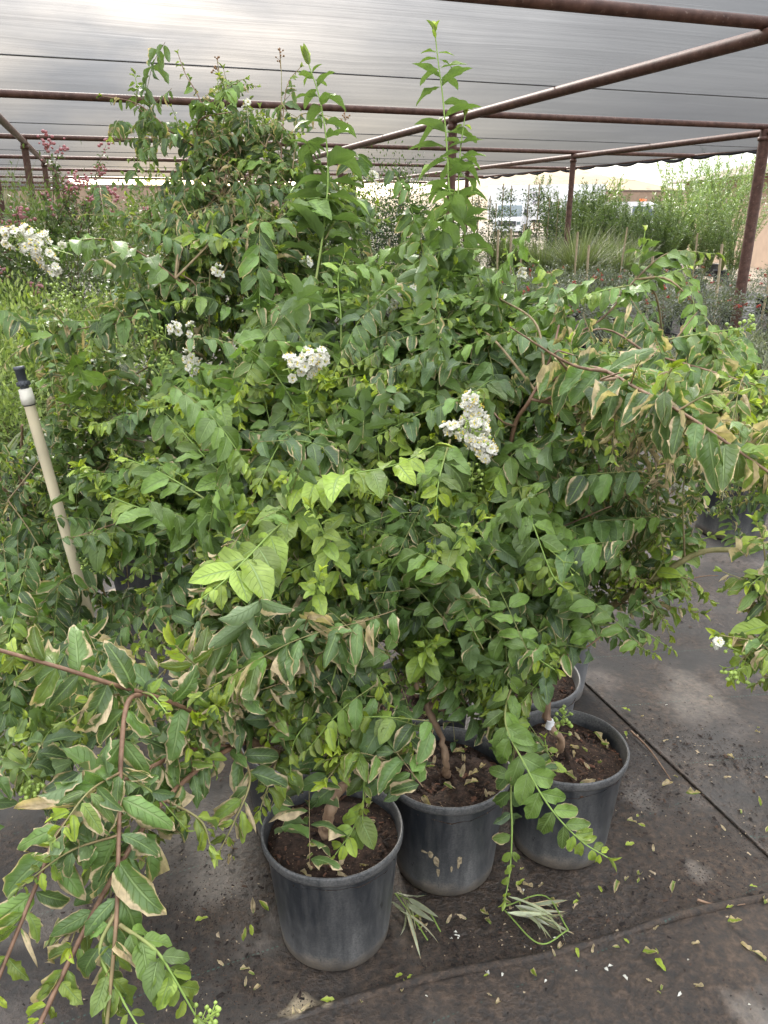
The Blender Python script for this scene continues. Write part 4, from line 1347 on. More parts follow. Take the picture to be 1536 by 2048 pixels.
px_shoot(A_, [(235, 1820, .96), (200, 1900, .94), (240, 1990, .92), (280, 2060, .9)], 'mid', gap=.03, Lm=.8)
px_shoot(A_, [(420, 1530, 1.3), (400, 1500, 1.27), (392, 1480, 1.26)], 'lime', gap=.016, mode='dec', Lm=.5)
px_shoot(A_, [(470, 1440, 1.36), (430, 1370, 1.3), (380, 1320, 1.26), (350, 1290, 1.24)], 'scorch', gap=.03, Lm=1.15, upref=(0, -.9, .3))
px_shoot(A_, [(540, 1470, 1.42), (520, 1400, 1.38), (480, 1370, 1.34)], 'scorch', gap=.03, Lm=.95)
buds(A_, P(410, 2040, .92), .022, 22, (.6, 0, .6), .0032, label='green buds at the lower left')
# right edge neighbour
px_shoot(S_, [(1700, 1330, 1.45), (1600, 1340, 1.42), (1530, 1290, 1.4), (1440, 1270, 1.38)], 'scorch', gap=.034, Lm=.8, start=.1, twigs=5)
px_shoot(S_, [(1640, 1200, 1.45), (1560, 1230, 1.42), (1500, 1300, 1.4), (1470, 1350, 1.4)], 'lime', gap=.03, Lm=.9, start=.1, twigs=5)
px_shoot(S_, [(1640, 1120, 1.45), (1580, 1150, 1.43), (1530, 1150, 1.42), (1500, 1170, 1.4)], 'fresh', gap=.03, Lm=1.0, start=.1, twigs=5)
panicle(S_, P(1445, 1290, 1.38), .022, 8, (-.8, 0, .3), .45, 'sparse white buds opening at the right edge')
buds(S_, P(1490, 1335, 1.38), .04, 26, (-.6, 0, -.2), .0042)

# -------- the mass of the crowns
fill(G_, 560, 800, 1.82, 230, 130, .22, 60, ('fresh', 'fresh', 'mid'))
fill(F_, 820, 640, 1.95, 210, 130, .24, 56, ('fresh', 'fresh', 'fresh', 'mid'))
fill(F_, 780, 830, 1.72, 200, 120, .2, 46, ('fresh', 'mid'))
fill(E_, 960, 670, 2.02, 140, 80, .25, 36, ('fresh', 'fresh', 'mid'), Lm=.92, conn=.2)
fill(E_, 980, 790, 1.88, 150, 90, .2, 30, ('fresh', 'mid'), conn=.2)
fill(Q_, 330, 620, 2.12, 150, 130, .25, 34, ('dull', 'mid'))
fill(Q_, 520, 500, 2.22, 190, 110, .28, 44, ('dull', 'dull', 'mid'))
fill(Q_, 400, 410, 2.30, 140, 40, .22, 15, ('dull', 'fresh', 'dry'), Lm=.85)
fill(Q_, 540, 310, 2.30, 100, 70, .15, 7, ('dull',), Lm=.85)
fill(Q_, 670, 430, 2.25, 110, 70, .25, 22, ('mid', 'dull', 'fresh'))
fill(K_, 600, 960, 1.66, 200, 110, .16, 40, ('fresh', 'mid'))
fill(G_, 330, 930, 1.86, 190, 140, .2, 46, ('mid', 'fresh'))
fill(H_, 200, 920, 2.55, 130, 140, .16, 34, ('mid', 'mid', 'fresh'))
fill(H_, 215, 800, 2.4, 110, 70, .16, 22, ('fresh', 'mid', 'dull'))
fill(I_, 50, 1040, 2.5, 100, 150, .16, 30, ('mid', 'dull'))
fill(Q_, 120, 690, 2.3, 110, 60, .2, 12, ('dull', 'mid', 'dry'))
fill(A_, 560, 1130, 1.56, 190, 110, .12, 34, ('mid', 'fresh', 'mid'), Lm=.95)
fill(A_, 620, 1330, 1.50, 150, 120, .12, 30, ('mid', 'mid', 'scorch'), Lm=.9, updir=.0)
fill(B_, 770, 1110, 1.66, 170, 130, .13, 36, ('mid', 'fresh'), Lm=.9)
fill(B_, 850, 1270, 1.68, 130, 100, .13, 22, ('mid', 'mid'), Lm=.8, updir=.0)
fill(C_, 1000, 1100, 1.72, 130, 140, .13, 32, ('mid', 'fresh'), Lm=1.0, updir=.1)
fill(C_, 1010, 1330, 1.66, 90, 90, .1, 12, ('mid', 'fresh'), Lm=1.0, updir=-.1)
fill(E_, 950, 960, 1.8, 160, 110, .16, 34, ('mid', 'fresh'), conn=.2)
fill(K_, 420, 1170, 1.85, 140, 90, .14, 18, ('mid', 'dull', 'scorch'), updir=0)
fill(D_, 1190, 960, 2.1, 130, 150, .2, 34, ('mid', 'dull', 'dry'), Lm=.85, updir=.1)
fill(D_, 1170, 1110, 2.05, 120, 70, .16, 18, ('mid', 'dry', 'mid'), Lm=.8, updir=0)
fill(D_, 1150, 790, 2.05, 130, 75, .25, 24, ('fresh', 'mid', 'dry'), Lm=.95)
fill(D_, 1300, 700, 2.1, 150, 30, .2, 6, ('mid', 'fresh'), Lm=.8)
fill(R_, 1430, 830, 2.7, 150, 110, .35, 34, ('fresh', 'mid', 'dull'), Lm=1.0)
fill(R_, 1330, 960, 2.7, 130, 90, .3, 18, ('dry', 'dull', 'mid'), Lm=.85, updir=0)
fill(E_, 1440, 900, 1.5, 120, 60, .1, 5, ('scorch', 'dry'), Lm=1.0, updir=-.1, conn=0)
fill(I_, 60, 1400, 1.9, 110, 110, .15, 14, ('mid', 'dull'), Lm=.95, updir=-.3)
fill(H_, 150, 1260, 2.35, 120, 60, .2, 12, ('mid', 'dull'), updir=-.2)
fill(H_, 150, 1090, 2.5, 110, 90, .12, 22, ('mid', 'dull', 'mid'), updir=-.3)
fill(I_, 60, 1180, 2.3, 80, 90, .15, 14, ('mid', 'dull'), updir=-.4)
fill(G_, 300, 1090, 2.0, 110, 80, .15, 18, ('mid', 'mid', 'fresh'), updir=-.1)
fill(Q_, 300, 340, 2.36, 90, 40, .15, 4, ('dull', 'dull', 'fresh'), ln=(.2, .35), conn=1)
fill(Q_, 440, 290, 2.34, 90, 50, .12, 4, ('dull', 'dull', 'fresh'), ln=(.15, .3), conn=.6)
fill(R_, 1470, 960, 3.0, 110, 90, .25, 16, ('mid', 'dull', 'dry'), updir=-.2)
fill(D_, 1320, 1090, 1.95, 110, 90, .12, 12, ('dry', 'scorch', 'mid'), Lm=.75, updir=-.1, conn=.6)
fill(D_, 1310, 1190, 1.9, 90, 50, .1, 9, ('scorch', 'mid'), Lm=.75, updir=-.3, conn=.4)
fill(E_, 1300, 850, 1.6, 180, 70, .12, 12, ('scorch', 'mid', 'dry'), Lm=.95, updir=0, conn=.2)
fill(D_, 1460, 800, 1.75, 140, 80, .15, 18, ('lime', 'fresh', 'fresh', 'scorch'), Lm=1.0, conn=.2)
fill(R_, 1500, 900, 2.6, 110, 90, .25, 18, ('fresh', 'lime', 'mid'), Lm=1.0, updir=0)
fill(A_, 330, 1440, 1.26, 130, 90, .08, 6, ('scorch', 'scorch', 'dry'), Lm=.9, updir=0, conn=1)
fill(A_, 180, 1700, 1.04, 120, 170, .05, 2, ('scorch', 'dry', 'scorch'), Lm=.8, updir=0, ln=(.1, .18), conn=1)
fill(A_, 120, 1960, .93, 140, 70, .05, 1, ('scorch', 'mid'), Lm=.75, updir=0, ln=(.1, .18), conn=1)
fill(I_, 30, 1330, 1.75, 70, 90, .12, 8, ('mid', 'scorch'), Lm=.9, updir=-.2, conn=0)
fill(Q_, 300, 470, 2.25, 110, 50, .15, 16, ('dull', 'mid'), Lm=.85)
fill(Q_, 480, 350, 2.3, 130, 50, .15, 12, ('dull', 'dull', 'dry'), Lm=.8)
fill(A_, 640, 1490, 1.40, 120, 80, .06, 12, ('mid', 'scorch', 'mid'), Lm=1.0, updir=-.5, ln=(.12, .2), conn=.4)
fill(I_, 60, 1500, 1.7, 100, 70, .1, 9, ('mid', 'dull', 'mid'), Lm=1.0, updir=-.3, conn=0)
fill(Q_, 250, 260, 2.36, 70, 50, .1, 5, ('dull', 'dull', 'fresh'), Lm=.9, updir=.2, ln=(.14, .24), conn=1)
fill(Q_, 450, 240, 2.34, 80, 50, .1, 6, ('dull', 'dull', 'fresh'), Lm=.9, updir=.3, ln=(.14, .24), conn=.8)
fill(Q_, 260, 420, 2.3, 110, 50, .15, 9, ('dull', 'mid'), Lm=.85)
fill(A_, 600, 1470, 1.40, 110, 70, .06, 6, ('mid', 'scorch', 'mid'), Lm=1.0, updir=-.5, ln=(.12, .22), conn=.5)
fill(A_, 520, 1370, 1.40, 120, 80, .08, 12, ('mid', 'scorch', 'mid'), Lm=1.05, updir=-.2, conn=.4)
fill(A_, 730, 1420, 1.48, 70, 80, .06, 6, ('mid', 'fresh'), Lm=.85, updir=-.5, ln=(.12, .22), conn=.5)
fill(I_, 110, 1420, 1.8, 110, 90, .12, 12, ('mid', 'mid', 'dull'), Lm=1.0, updir=-.3, conn=0)
fill(K_, 330, 1270, 1.75, 100, 70, .12, 12, ('mid', 'scorch', 'dull'), Lm=.95, updir=-.3, conn=.3)
fill(H_, 60, 1180, 2.3, 90, 100, .12, 14, ('mid', 'dull', 'mid'), updir=-.3)
fill(C_, 1050, 1310, 1.68, 70, 60, .08, 9, ('mid', 'fresh'), Lm=1.0, updir=-.3, conn=.4)
fill(B_, 860, 1340, 1.70, 90, 50, .08, 9, ('mid', 'mid'), Lm=.85, updir=-.4, ln=(.12, .22), conn=.4)
fill(C_, 985, 1400, 1.62, 50, 50, .06, 6, ('mid', 'fresh'), Lm=1.0, updir=-.5, ln=(.12, .2), conn=.3)
fill(A_, 100, 1490, 1.5, 130, 60, .12, 6, ('mid',), Lm=.9, updir=-.2, conn=0)

# dark interior twigs
for pl in (F_, G_, K_, E_, B_, C_, D_, Q_):
    for q in range(14):
        nd = pl.nodes[rng.integers(0, len(pl.nodes))]
        e = nd + np.array([rng.normal(0, .14), rng.normal(-.03, .1), rng.uniform(.0, .12)])
        path, _ = smooth_path([nd, (nd + e) / 2 + rng.normal(0, .025, 3), e], .02)
        pl.stem(path, np.linspace(.0034, .0012, len(path)), (0, .5, 0, 0), 5)

# -------- white flower heads
panicle(Q_, P(62, 485, 1.66), .054, 50, (-.8, -.1, .25), .72, 'large white flower head at the left tip')
panicle(Q_, P(95, 520, 1.66), .03, 20, (.3, -.1, -.4), .8, 'lower part of the large white flower head')
panicle(K_, P(618, 722, 1.54), .040, 48, (.85, -.3, .35), .85, 'dense white flower head in the centre')
panicle(B_, P(946, 815, 1.43), .029, 38, (-.1, -.3, .9), .66, 'white flower head right of centre, upper tuft')
panicle(B_, P(908, 858, 1.43), .019, 14, (-.8, -.3, .25), .7)
panicle(B_, P(960, 880, 1.42), .036, 62, (.45, -.3, -.6), .66, 'white flower head right of centre, lower tuft')
panicle(F_, P(800, 588, 1.86), .045, 30, (.8, -.2, .2), .85, 'white flower head half hidden behind leaves')
panicle(Q_, P(350, 655, 1.8), .018, 6, (0, -.3, .6), .85)
panicle(Q_, P(384, 657, 1.8), .012, 4, (0, -.3, .6), .85)
panicle(Q_, P(378, 705, 1.8), .022, 8, (0, -.3, .6), .8)
panicle(Q_, P(384, 735, 1.8), .016, 6, (0, -.3, -.6), .8)
panicle(Q_, P(435, 542, 1.98), .018, 6, (0, -.3, .6), .8)
panicle(Q_, P(612, 515, 1.98), .016, 6, (0, -.3, .6), .7)
panicle(Q_, P(495, 215, 2.3), .024, 9, (0, -.3, .6), .6)
panicle(Q_, P(710, 365, 2.2), .028, 10, (0, -.3, .6), .6)
panicle(Q_, P(745, 360, 2.2), .022, 8, (0, -.3, .6), .6)
panicle(E_, P(1045, 548, 2.0), .014, 4, (0, -.3, .6), .8)
panicle(R_, P(1360, 972, 1.9), .022, 8, (0, -.3, .6), .9)
buds(Q_, P(125, 590, 1.88), .04, 30, (-.6, 0, .6), .0042, label='pale bud spray on the left arm')
buds(Q_, P(300, 660, 1.85), .035, 26, (-.6, 0, .3), .0042)
buds(Q_, P(330, 720, 1.85), .03, 22, (.3, 0, .6), .0042)
buds(H_, P(185, 1130, 2.0), .035, 26, (-.5, -.2, .2), .0044, label='bud spray beside the sprinkler riser')
buds(I_, P(65, 1590, 1.55), .034, 56, (.3, -.2, .8), .0044, label='fat green bud cluster at the lower left')
px_shoot(I_, [(-60, 1500, 1.75), (20, 1520, 1.65), (60, 1560, 1.58), (66, 1590, 1.55)], 'mid', gap=.04, Lm=.9)

for k, pl in PLANTS.items():
    pl.build()

# dried glue drips on the wall of the middle front pot
b = MB()
for (px, py, w, h) in ((850, 1692, .006, .016), (862, 1712, .008, .022), (868, 1752, .005, .014), (915, 1708, .006, .012), (913, 1722, .004, .012), (897, 1735, .003, .010), (835, 1690, .010, .004)):
    th = -math.pi / 2 + (px - 893) / 125
    ax_ = B_.loc
    hz = .055 + (1790 - py) / 175 * .16
    rr_ = PR * PK + (PR * .935 - PR * PK) * hz / (PH - .03)
    th2 = np.linspace(0, 6.283, 9)[:-1]
    V = [[ax_[0] + (rr_ + .0012) * math.cos(th), ax_[1] + (rr_ + .0012) * math.sin(th), hz]]
    for a in th2:
        k = rng.uniform(.6, 1.25)
        t2 = th + w * k * math.cos(a) / rr_
        V.append([ax_[0] + (rr_ + .0004) * math.cos(t2), ax_[1] + (rr_ + .0004) * math.sin(t2), hz + h * k * math.sin(a)])
    b.add(V, [[0, 1 + i, 1 + (i + 1) % 8] for i in range(8)])
b.build('dried_drips', M['tan_drip'], B_.root, B_.loc)

# plant labels wired to the trunks of two shrubs
def band(pl, c, ax, w=.012, r=.009):
    b = MB()
    t = np.linspace(-w, w, 5)
    b.tube(np.asarray(c)[None] + nrm(ax)[None] * t[:, None], r, 10)
    b.build('plant_tag', M['tag'], pl.root, pl.loc)


band(C_, P(1100, 1448, 1.92), [.1, 0, 1], .011, .0105)
band(E_, P(1027, 1205, 1.9), [.1, 0, 1], .008, .010)
# ------------------------------------------------------------------ sprinkler riser
pb = G(246, 1470)
pt = P(56, 800, 2.08)
ax = nrm(pt - pb)
ris = thing('sprinkler_riser', 'leaning cream plastic sprinkler riser with black nozzle on top', 'sprinkler', tuple(pb))
b = MB(); b.tube(np.array([pb - ax * .05, pb + (pt - pb) * .3, pb + (pt - pb) * .7, pt]), .0145, 20)
b.build('pipe', M['pvc'], ris, pb)
b = MB(); b.tube(np.array([pt - ax * .012, pt - ax * .010, pt + ax * .012, pt + ax * .014, pt + ax * .03, pt + ax * .032]), [.0148, .0185, .0185, .0172, .0172, .012], 20)
b.build('coupling', M['pvc_cap'], ris, pb)
b = MB()
q = lambda h: pt + ax * h
b.tube(np.array([q(.03), q(.038), q(.040), q(.048), q(.050), q(.056), q(.058), q(.080), q(.082), q(.090), q(.091)]), [.011, .011, .0165, .0165, .0115, .0115, .0125, .0125, .0145, .0145, .005], 20)
for k in range(10):
    a = k / 10 * 6.283
    e1 = nrm(np.cross(ax, [1, 0, 0])); e2 = np.cross(ax, e1)
    o = (math.cos(a) * e1 + math.sin(a) * e2)
    b.tube(np.array([q(.040) + o * .0165, q(.050) + o * .015]), .0022, 5)
noz = b.build('nozzle', M['sprinkler'], ris, pb)
b = MB(); b.tube(np.array([pt - ax * .0145, pt - ax * .0115]), [.0154, .0154], 20)
b.build('black_ring', M['dark'], ris, pb)

# ------------------------------------------------------------------ background planting
def XP(px, Y, h=0.0):
    z = Y * CP - (h - CAMH) * SP
    return np.array([(px - 768) / F * z, Y, h])


def leafball(mb, c, rad, n, L, wr=.5, clumps=26, up=.35, young=.15, dull=(0, 1), arch=.5, res=(2, 2), hollow=.35, shape=None, jitter=.24, scorch=0):
    """leaves in uneven clumps through a crown's volume"""
    rad = np.asarray(rad, float)
    cc = rng.normal(0, 1, (clumps, 3)); cc = nrm(cc) * (hollow + (1 - hollow) * rng.random((clumps, 1)))
    cc[:, 2] = np.abs(cc[:, 2]) * 1.2 - .35 if shape == 'dome' else cc[:, 2]
    k = rng.integers(0, clumps, n)
    off = rng.normal(0, jitter, (n, 3)) * (0.6 + .8 * rng.random(clumps))[k][:, None]
    u = cc[k] + off
    p = np.asarray(c) + u * rad
    p[:, 2] = np.maximum(p[:, 2], .03)
    d = nrm(nrm(u) + nrm(off) * .6 + np.array([0, 0, up]) + rng.normal(0, .45, (n, 3)))
    nn = UP + rng.normal(0, .45, (n, 3))
    Ls = L * rng.uniform(.6, 1.25, n)
    shade_ = rng.random(clumps)[k]
    top = np.clip(u[:, 2], -1, 1) * .5 + .5
    yo = np.clip(young * 2 * rng.random(n) * (.3 + top), 0, 1)
    col = np.stack([yo, scorch * (rng.random(n) < .5) * rng.random(n), .35 * rng.random(n) + .65 * shade_, dull[0] + (dull[1] - dull[0]) * shade_], 1)
    one = np.ones(n)
    add_leaves(mb, p, d, nn, Ls, Ls * wr, arch * rng.uniform(.3, 1.4, n), one * .25, one * .1, rng.random(n) * 6, one * 0, col, res=res)


def blooms(c, rad, n, r, mat_, pl):
    u = nrm(rng.normal(0, 1, (n, 3))) * rng.uniform(.85, 1.12, (n, 1))
    u[:, 2] = np.abs(u[:, 2])
    p = np.asarray(c) + u * np.asarray(rad)
    for q in p:
        mb = MB(); k = 9
        mb.blobs(q + rng.normal(0, r * .5, (k, 3)), r * rng.uniform(.4, .7, k), squash=.7)
        mb.build('bloom', mat_, pl.root, pl.loc)


def stemfan(pl, base, c, rad, n, r=.004, red=.6, green=0.0):
    for q in range(n):
        e = np.asarray(c) + nrm(rng.normal(0, 1, 3)) * np.asarray(rad) * rng.uniform(.3, .85)
        s0 = np.asarray(base) + np.array([rng.normal(0, .02), rng.normal(0, .02), 0])
        path, _ = smooth_path([s0, s0 * .5 + e * .5 + np.array([0, 0, .05]), e], .06)
        pl.stem(path, np.linspace(r, r * .4, len(path)), (green, red, 0, 0), 5)


def make_shrub(name, label, cat, group, base, h, w, n, L, leafmat='shrub_leaf', pot=True, potr=.17, poth=.28, stems=9, flower=None, nf=0, fr=.02, **kw):
    base = np.asarray(base, float)
    pl = Plant(name, label, cat, tuple(base), group, leafmat)
    z0 = poth if pot else 0.0
    if pot: pot_parts(pl.root, pl.loc, 'pot_far', potr, poth, crumbs=False, soil=.03, sides=24)
    c = base + np.array([0, 0, z0 + (h - z0) * .52])
    rad = (w, w, (h - z0) * .5)
    mb = MB()
    leafball(mb, c, rad, n, L, **kw)
    mb.build('foliage', M[leafmat], pl.root, pl.loc)
    stemfan(pl, base + np.array([0, 0, z0 * .9]), c, rad, stems)
    pl.stems.build('stems', M['stem'], pl.root, pl.loc)
    if flower:
        blooms(c, np.array(rad) * 1.02, nf, fr, M[flower], pl)
    return pl.root


def put(root, p, rz, s=1.0):
    c = copy_tree(root)
    c.location = p
    c.rotation_euler = (0, 0, rz)
    c.scale = (s, s, s * rng.uniform(.9, 1.12))
    return c


# rose bushes, in rows on the right
g = 'red flowering rose bushes in rows of black pots'
lab = 'grey green rose bush with small red flowers in a black pot'
protos = [make_shrub('rose_bush', lab, 'rose bush', g, XP(1420, 9.2), .78, .31, 1500, .036, 'grey_leaf', nf=4 + 2 * k, flower='red', fr=.02, clumps=34, young=.05) for k in range(2)]
protos[1].location = XP(1530, 8.9)
for r_, Y in enumerate((8.7, 9.6, 10.6, 11.7, 12.9)):
    for k in range(9):
        X = 1.75 + k * .66 + .2 * (r_ % 2) + rng.normal(0, .04)
        yy = Y + (X - 3) * .12 + rng.normal(0, .05)
        if any(abs(X - p.location[0]) < .4 and abs(yy - p.location[1]) < .45 for p in protos): continue
        pr_ = RG(1, 0); k_ = np.dot([X, yy], pr_[:2]) / np.dot(pr_[:2], pr_[:2])
        if k_ < 1.03 and np.hypot(X - pr_[0] * k_, yy - pr_[1] * k_) < .36: continue
        put(protos[(k + r_) % 2], (X, yy, 0), rng.random() * 6.28, rng.uniform(.88, 1.08))
# pale sage bushes in front of them
g = 'pale grey sage bushes in black pots'
sage = make_shrub('sage_bush', 'low pale grey sage bush in a black pot in front of the roses', 'sage bush', g, XP(1400, 6.6), .46, .30, 1500, .05, 'grey_leaf', wr=.2, clumps=40, young=.5, up=.9, potr=.15, poth=.2)
for (px, Y) in ((1510, 6.4), (1300, 6.9), (1450, 7.3), (1560, 7.2), (1350, 7.6), (1240, 7.5), (1500, 8.0), (1590, 6.3), (1640, 7.0)):
    put(sage, XP(px, Y), rng.random() * 6.28, rng.uniform(.9, 1.15))
# black potted plants beside the right post are among the roses; ornamental grass further back
def grass(name, label, cat, group, base, h, n, w=.007, spread=.35, pot=True, dull=(0, 1)):
    pl = Plant(name, label, cat, tuple(base), group, 'grass')
    base = np.asarray(base, float)
    z0 = .25 if pot else 0
    if pot: pot_parts(pl.root, pl.loc, 'pot_far', .15, .25, crumbs=False, soil=.03, sides=20)
    a = rng.random(n) * 6.283
    r = .09 * np.sqrt(rng.random(n))
    p = base + np.stack([r * np.cos(a), r * np.sin(a), np.full(n, z0 * .85)], 1)
    o = np.stack([np.cos(a), np.sin(a), np.zeros(n)], 1)
    d = nrm(UP + o * spread * rng.random((n, 1)) + rng.normal(0, .08, (n, 3)))
    nn = -o + rng.normal(0, .2, (n, 3)) + UP * .2
    L = (h - z0) * rng.uniform(.7, 1.2, n)
    col = np.stack([rng.random(n) * .4, np.zeros(n), rng.random(n), dull[0] + (dull[1] - dull[0]) * rng.random(n)], 1)
    mb = MB()
    add_leaves(mb, p, d, nn, L, np.full(n, w * 2), rng.uniform(.3, 1.5, n), np.zeros(n), np.zeros(n), np.zeros(n), np.zeros(n), col, res=(1, 6))
    mb.build('blades', M['grass'], pl.root, pl.loc)
    return pl.root


g0 = grass('ornamental_grass', 'clump of pale ornamental grass in a black pot', 'grass', 'ornamental grasses beyond the roses', XP(1185, 15.0), 1.25, 420, .006)
for (px, Y) in ((1130, 15.2), (1235, 15.3), (1110, 16.2), (1160, 16.3), (1215, 16.4), (1080, 15.6), (1260, 16.2), (1040, 16.2), (1000, 16.4), (880, 15.5), (835, 15.8), (930, 16.2), (1150, 14.3)):
    put(g0, XP(px, Y), rng.random() * 6.28, rng.uniform(.85, 1.1))
# willowy shrubs
def willow(base, h, w, n, label, group, young, name='willow_shrub'):
    base = np.asarray(base, float)
    pl = Plant(name, label, 'shrub', tuple(base), group, 'shrub_leaf')
    mb = MB()
    pot_parts(pl.root, pl.loc, 'pot_far', .2, .3, crumbs=False, soil=.03, sides=20)
    for q in range(n):
        a = rng.random() * 6.283
        o = np.array([math.cos(a), math.sin(a), 0])
        hh = h * rng.uniform(.6, 1.05)
        path, ln = smooth_path([base + [0, 0, .27], base + o * w * .35 + [0, 0, hh * .55], base + o * w * rng.uniform(.5, 1.1) + [0, 0, hh]], .05)
        pl.stem(path, np.linspace(.006, .0015, len(path)), (.6, .3, 0, 0), 4)
        k = 150
        i = rng.integers(int(len(path) * .2), len(path), k)
        d = nrm(rng.normal(0, .6, (k, 3)) + UP * .7 + o * .4)
        L = rng.uniform(.06, .13, k)
        add_leaves(mb, path[i], d, rng.normal(0, 1, (k, 3)), L, L * .17, rng.uniform(0, .8, k), np.zeros(k), np.zeros(k), np.zeros(k), np.zeros(k),
                   np.stack([np.clip(rng.normal(young, .2, k), 0, 1), np.zeros(k), rng.random(k), rng.random(k) * .5], 1), res=(1, 2))
    mb.build('foliage', M['shrub_leaf'], pl.root, pl.loc)
    pl.stems.build('stems', M['stem'], pl.root, pl.loc)
    return pl.root


w0 = willow(XP(1165, 18.5), 2.05, .55, 46, 'wispy green willow-leaved shrub behind the ornamental grass', 'willow-leaved shrubs behind the grasses', .12)
for (px, Y, s) in ((1215, 18.8, 1.0), (1265, 19.0, .95), (1130, 19.2, .95), (1300, 18.2, .9), (1340, 18.6, .95), (1245, 18.2, .85), (1285, 17.6, .75), (1195, 17.8, .8), (1150, 17.4, .8), (1235, 17.2, .75), (1320, 17.0, .8), (1110, 19.5, 1.0), (1180, 20.5, 1.05)):
    put(w0, XP(px, Y), rng.random() * 6.28, s)
w1 = willow(XP(1385, 20.0), 2.7, .75, 34, 'tall yellow green feathery shrub near the right post', 'tall yellow green shrubs near the right post', .12)
for (px, Y, s) in ((1440, 19.4, 1.0), (1345, 21.5, 1.05), (1420, 22.0, 1.1), (1400, 17.8, .7), (1460, 17.6, .75)):
    put(w1, XP(px, Y), rng.random() * 6.28, s)
# staked columnar vines
def vine(base):
    base = np.asarray(base, float)
    pl = Plant('staked_vine', 'narrow dark vine trained up a stake in a black pot', 'vine', tuple(base), 'dark vines on stakes before the trucks', 'dark_leaf')
    pot_parts(pl.root, pl.loc, 'pot_far', .13, .25, crumbs=False, soil=.03, sides=20)
    mb = MB()
    for h in np.linspace(.35, 1.85, 18):
        leafball(mb, base + [rng.normal(0, .02), rng.normal(0, .02), h], (.12, .12, .07), 48, .055, clumps=6, res=(1, 2))
    mb.build('foliage', M['dark_leaf'], pl.root, pl.loc)
    b = MB(); b.tube([base + [0, 0, .1], base + [0, 0, 2.0]], .012, 6)
    b.build('stake', M['stake'], pl.root, pl.loc)
    return pl.root


v0 = vine(XP(950, 17.0))
for (px, Y) in ((972, 17.3), (996, 16.9), (1045, 17.2), (1065, 17.0), (1086, 17.2), (1104, 17.5), (938, 17.6), (1012, 17.7), (915, 17.2), (984, 16.4), (1120, 17.1)):
    put(v0, XP(px, Y), rng.random() * 6.28, rng.uniform(.9, 1.08))
# loose stakes
st0 = None
for (px, Y, top) in ((991, 13.6, 1.33), (1018, 14.4, 1.33), (1143, 13.2, 1.3), (1167, 12.6, 1.12), (1230, 14.2, 1.36), (1288, 10.4, 1.08), (1376, 13.0, 1.28), (1424, 10.6, 1.2), (1520, 11.6, 1.3), (885, 13.2, 1.1), (782, 13.0, 1.2), (1034, 15.2, 1.4)):
    if st0 is None:
        b = MB(); b.box((0, 0, .6), (.032, .022, 1.3), .4)
        st0 = b.build('wooden_stake', M['stake'], smooth=False)
        tag(st0, 'bare pale wooden stake standing among the far potted plants', 'stake', 'bare wooden stakes')
        o = st0
    else:
        o = st0.copy(); COL.objects.link(o)
    o.location = XP(px, Y, 0)
    o.scale = (1, 1, top / 1.25)
    o.rotation_euler = (rng.normal(0, .03), rng.normal(0, .035), rng.random())

# dark dense shrubs in the middle distance
d0 = make_shrub('dense_shrub', 'rounded dark green shrub standing far behind the tall spire', 'shrub', 'dark green shrubs in the middle distance', XP(775, 13.6), 2.15, .6, 5000, .06, 'dark_leaf', clumps=46, young=.1)
for (px, Y, s) in ((825, 14.2, .98), (735, 14.4, .92), (690, 14.8, .8), (860, 15.0, .7)):
    put(d0, XP(px, Y), rng.random() * 6.28, s)
m0 = make_shrub('leafy_shrub', 'mid green leafy shrub in a black pot behind the flowering block', 'shrub', 'mid green shrubs behind the flowering block', XP(560, 11.5), 1.35, .5, 3200, .055, 'shrub_leaf', clumps=36, young=.35)
for (px, Y, s) in ((480, 12.2, .9), (640, 12.3, 1.0), (400, 11.8, .95), (330, 12.4, 1.0), (720, 11.6, .85), (260, 12.0, .95), (430, 13.8, 1.1), (560, 14.2, 1.1), (640, 15.0, 1.0), (870, 11.5, .7), (940, 11.8, .65), (1010, 12.2, .6), (1080, 11.5, .55), (520, 16.5, 1.4), (620, 17, 1.5), (420, 16.5, 1.4), (330, 17, 1.5), (240, 16, 1.3), (150, 15, 1.1), (880, 17.5, 1.2), (700, 17.5, 1.4)):
    put(m0, XP(px, Y), rng.random() * 6.28, s)
# yellow green low shrubs at the left
y0 = make_shrub('low_shrub', 'bright yellow green low shrub at the left edge', 'shrub', 'yellow green low shrubs at the left', XP(60, 5.4), 1.02, .42, 3000, .05, 'lime_leaf', clumps=60, young=.75, up=.9, wr=.36, dull=(0, .4))
for (px, Y, s) in ((-60, 5.0, 1.0), (160, 5.8, 1.0), (20, 4.5, .92), (120, 4.8, .85), (-90, 6.0, 1.05), (70, 6.3, 1.02), (240, 6.4, .95), (-40, 4.0, .85), (200, 5.0, .8), (330, 5.9, .85), (60, 3.95, .7), (-150, 4.6, 1.0)):
    put(y0, XP(px, Y), rng.random() * 6.28, s)
# spiky plant at the far left edge
sp = grass('spiky_plant', 'grey green spiky plant at the far left edge', 'plant', None, XP(-15, 3.35), .75, 60, .012, 1.1, True, (0, .3))
# tall grass beyond
p0 = grass('tall_grass', 'tall clump of green pampas grass below the left roof post', 'grass', 'tall grass clumps at the back left', XP(40, 11.0), 2.0, 600, .008, .5, False, (0, .3))
for (px, Y, s) in ((90, 11.5, 1.0), (-20, 11.6, 1.05), (330, 13.5, .9), (250, 12.5, .8), (400, 14.5, .8)):
    put(p0, XP(px, Y), rng.random() * 6.28, s)
